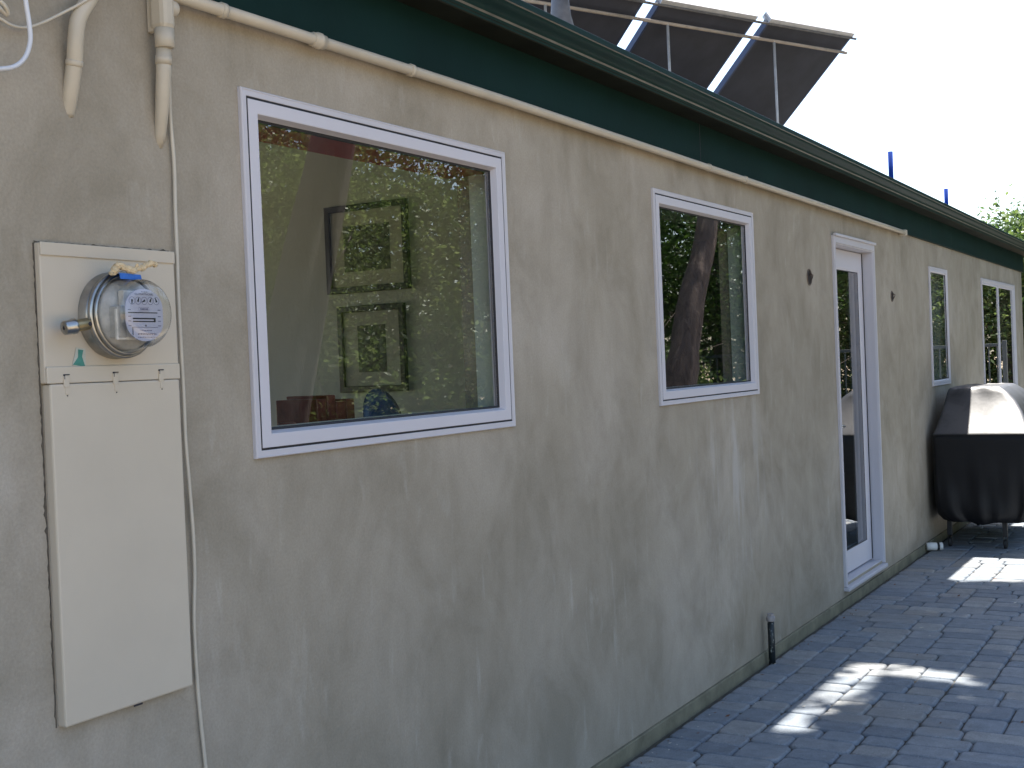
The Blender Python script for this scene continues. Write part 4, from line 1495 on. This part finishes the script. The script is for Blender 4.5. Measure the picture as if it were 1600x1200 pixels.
# --- boundary planting that closes the yard (reflected in every window)
BT = [  # x, y, height, spread, leaf, label
    (9.6, 10.2, 5.6, 1.8, 'leaf', "mid-green broad tree beyond the shade tree's trunk"),
    (10.5, 15.6, 7.5, 2.6, 'leaflight', "tall pale green tree at the back of the yard"),
    (8.2, 18.4, 6.6, 2.3, 'leafdark', "dense dark tree at the back of the yard"),
    (5.6, 20.6, 7.0, 2.2, 'leafdark', "dark tree standing behind the leaning trunk"),
    (3.3, 22.6, 6.4, 1.9, 'leaf', "mid-green tree behind the metal fence"),
    (1.6, 24.6, 6.0, 1.8, 'leaflight', "pale tree behind the end of the metal fence"),
    (12.5, 10.0, 6.5, 2.4, 'leafdark', "dark tree far to the side of the yard"),
    (13.5, 19.5, 8.5, 2.8, 'leaf', "tallest mid-green tree behind the yard"),
]
for x, y, hh, s, lf, lab in BT:
    tr = [(x, y, -.08), (x + random.uniform(-.2, .2), y + random.uniform(-.2, .2), hh * .3), (x + random.uniform(-.3, .3), y + random.uniform(-.3, .3), hh * .75)]
    bl = [(x, y, hh * .62, s, s, hh * .32), (x - s * .45, y - s * .35, hh * .42, s * .7, s * .7, hh * .26), (x + s * .5, y + s * .1, hh * .45, s * .75, s * .7, hh * .28), (x + s * .1, y - s * .5, hh * .28, s * .7, s * .6, hh * .2)]
    lb_ = [(tr[1], (b[0], b[1], b[2]), .06, .02) for b in bl]
    tree("yard_tree", lab, tr, [.16, .13, .06], bl, lb_, MAT[lf], MAT['bark'], 330, 95, .22, .085, group="trees around the back of the yard")
SH = [(6.2, 10.9, 2.0, .85, 'leaflight', "low bright shrub beside the shade tree's trunk"), (7.4, 10.2, 2.3, 1.1, 'leaf', "taller green shrub behind the bright one"),
      (6.3, 12.5, 2.3, 1.15, 'leaflight', "pale rounded shrub between the two trunks"), (8.8, 13.6, 2.4, 1.2, 'leaflight', "wide pale shrub at the back of the yard"),
      (5.4, 16.2, 2.0, 1.1, 'leaf', "green shrub behind the leaning trunk"), (3.6, 17.8, 1.2, .8, 'leaflight', "small pale shrub in front of the metal fence"),
      (6.6, 15.0, 2.2, 1.0, 'leafdark', "dark shrub beside the leaning trunk"), (10.2, 11.8, 2.8, 1.3, 'leaf', "large green shrub farthest to the side")]
for x, y, hh, s, lf, lab in SH:
    tr = [(x, y, -.08), (x, y + .05, hh * .3), (x + .05, y, hh * .6)]
    bl = [(x, y, hh * .5, s, s, hh * .45), (x + s * .4, y - s * .3, hh * .35, s * .7, s * .6, hh * .33), (x - s * .4, y + s * .2, hh * .38, s * .6, s * .6, hh * .36)]
    lb_ = [(tr[0], (x + random.uniform(-s, s) * .6, y + random.uniform(-s, s) * .6, hh * .7), .025, .008) for _ in range(5)]
    tree("yard_shrub", lab, tr, [.05, .04, .02], bl, lb_, MAT[lf], MAT['bark2'], 120, 80, .11, .080, group="shrubs in the yard", category="shrub")

# trees seen past the far end of the house
for x, y, hh, s, lf, lab in ((-.75, 25.0, 4.35, 1.65, 'leaf', "sunlit leafy tree rising past the far end of the gutter"), (-1.2, 30.5, 3.6, 1.9, 'leaf', "lower green tree behind the far corner of the house")):
    tr = [(x, y, -.08), (x + .1, y, hh * .35), (x, y + .1, hh * .75)]
    bl = [(x, y, hh * .62, s, s, hh * .32), (x - s * .6, y, hh * .55, s * .7, s * .7, hh * .22), (x + s * .4, y - .2, hh * .35, s * .8, s * .8, hh * .28), (x - s * .2, y - .4, hh * .22, s * .8, s * .7, hh * .2)]
    tree("garden_tree", lab, tr, [.14, .11, .05], bl, [(tr[1], b[:3], .05, .02) for b in bl], MAT[lf], MAT['bark'], 1100, 60, .20, .105, group="trees beyond the house end")

# --- added hedge that blocks low sky in the window reflections
hg = thing("sky_block_hedge", (7.0, 27.0, -.05), "dark hedge added behind the trees to block low sky in the reflections", "hedge")
nh = 46000
P = np.stack([rng.uniform(.3, 19.0, nh), 27.0 + .8 * rng.normal(size=nh), 8.0 * rng.random(nh) ** .8], 1)
P[:, 1] -= P[:, 0] * .28
P[:, 2] *= .82 + .18 * np.sin(P[:, 0] * 1.3) * np.sin(P[:, 0] * .47 + 1)
P3 = np.stack([16.5 + .7 * rng.normal(size=nh // 2), rng.uniform(5.0, 22.5, nh // 2), 7.5 * rng.random(nh // 2) ** .8], 1)
quads_object("foliage", leaf_quads(np.concatenate([P, P3]), .22, .5, .6), MAT['leafdark'], hg)
mb = MB()
for k in range(22):
    x = .6 + k * .85; y = 27.0 - x * .28
    mb.tube(limb_path((x, y, -.06), (x + random.uniform(-.2, .2), y, 3.5), 0, 4), [.06, .055, .045, .035, .02], 6)
mb.build("stems", MAT['bark'], hg)

# --- metal fence at the end of the yard
fn = thing("metal_fence", (3.0, 18.6, 0), "dark metal fence across the end of the yard, reflected in the far windows", "fence")
FY = 18.6
for x in (.75, 2.5, 4.25, 6.0):
    mb = MB(); mb.box((x - .03, FY - .03, -.06), (x + .03, FY + .03, 1.56), .005); mb.build("post", MAT['fence'], fn)
for z in (1.50, .22):
    mb = MB(); mb.box((.782, FY - .018, z - .022), (5.968, FY + .018, z + .022), .004); mb.build("rail", MAT['fence'], fn)
mb = MB()
for k in range(46):
    x = .86 + k * .112
    if min(abs(x - p) for p in (2.5, 4.25)) < .05: continue
    mb.box((x - .009, FY - .009, .243), (x + .009, FY + .009, 1.477))
mb.build("pickets", MAT['fence'], fn)

# --- fallen leaves and husks on the paving
mb = MB()
R = random.Random(21)
def litter(x, y, s, mi):
    a = R.uniform(0, 6.28)
    d = Vector((math.cos(a), math.sin(a), 0)) * s; e = Vector((-d.y, d.x, 0)) * R.uniform(.3, .5)
    c = Vector((x, y, .003)); k = R.uniform(.2, .5) * s
    mb.cur = mi
    mb.add([c - d, c + e + Vector((0, 0, k * .6)), c + d + Vector((0, 0, k)), c - e], [(0, 1, 2, 3)])
for px, py, s, mi in ((1137, 1120, .014, 0), (1170, 1125, .013, 0), (1112, 1139, .006, 1), (1045, 1173, .006, 1), (1092, 1077, .006, 1), (1115, 1131, .005, 1), (1256, 1105, .010, 1), (1317, 1095, .010, 1), (1412, 1124, .007, 1),
                      (1293, 1016, .006, 1), (1438, 1102, .008, 0), (1473, 912, .020, 0), (1498, 932, .016, 0), (1398, 914, .014, 0), (1440, 982, .014, 1), (1560, 968, .014, 0), (1586, 943, .012, 1), (1597, 1130, .012, 0), (1345, 948, .012, 0), (1180, 1100, .007, 1), (1060, 1100, .007, 1), (1555, 905, .015, 0), (1530, 899, .014, 0)):
    p = on_z(px, py); litter(p.x, p.y, s, mi)
for k in range(620):
    y = R.uniform(2.5, 13); litter(.038 + abs(R.gauss(0, .06)) if R.random() < .62 else R.uniform(.05, 2.6), y, R.uniform(.0025, .008) * (1.5 if R.random() < .1 else 1), R.choice([0, 0, 0, 1]))
tag(mb.build("leaf_litter", [MAT['deadleaf'], MAT['palelitter']], recalc=False), "scattered dead leaves and pale husks on the paving", "leaf litter", kind="stuff")
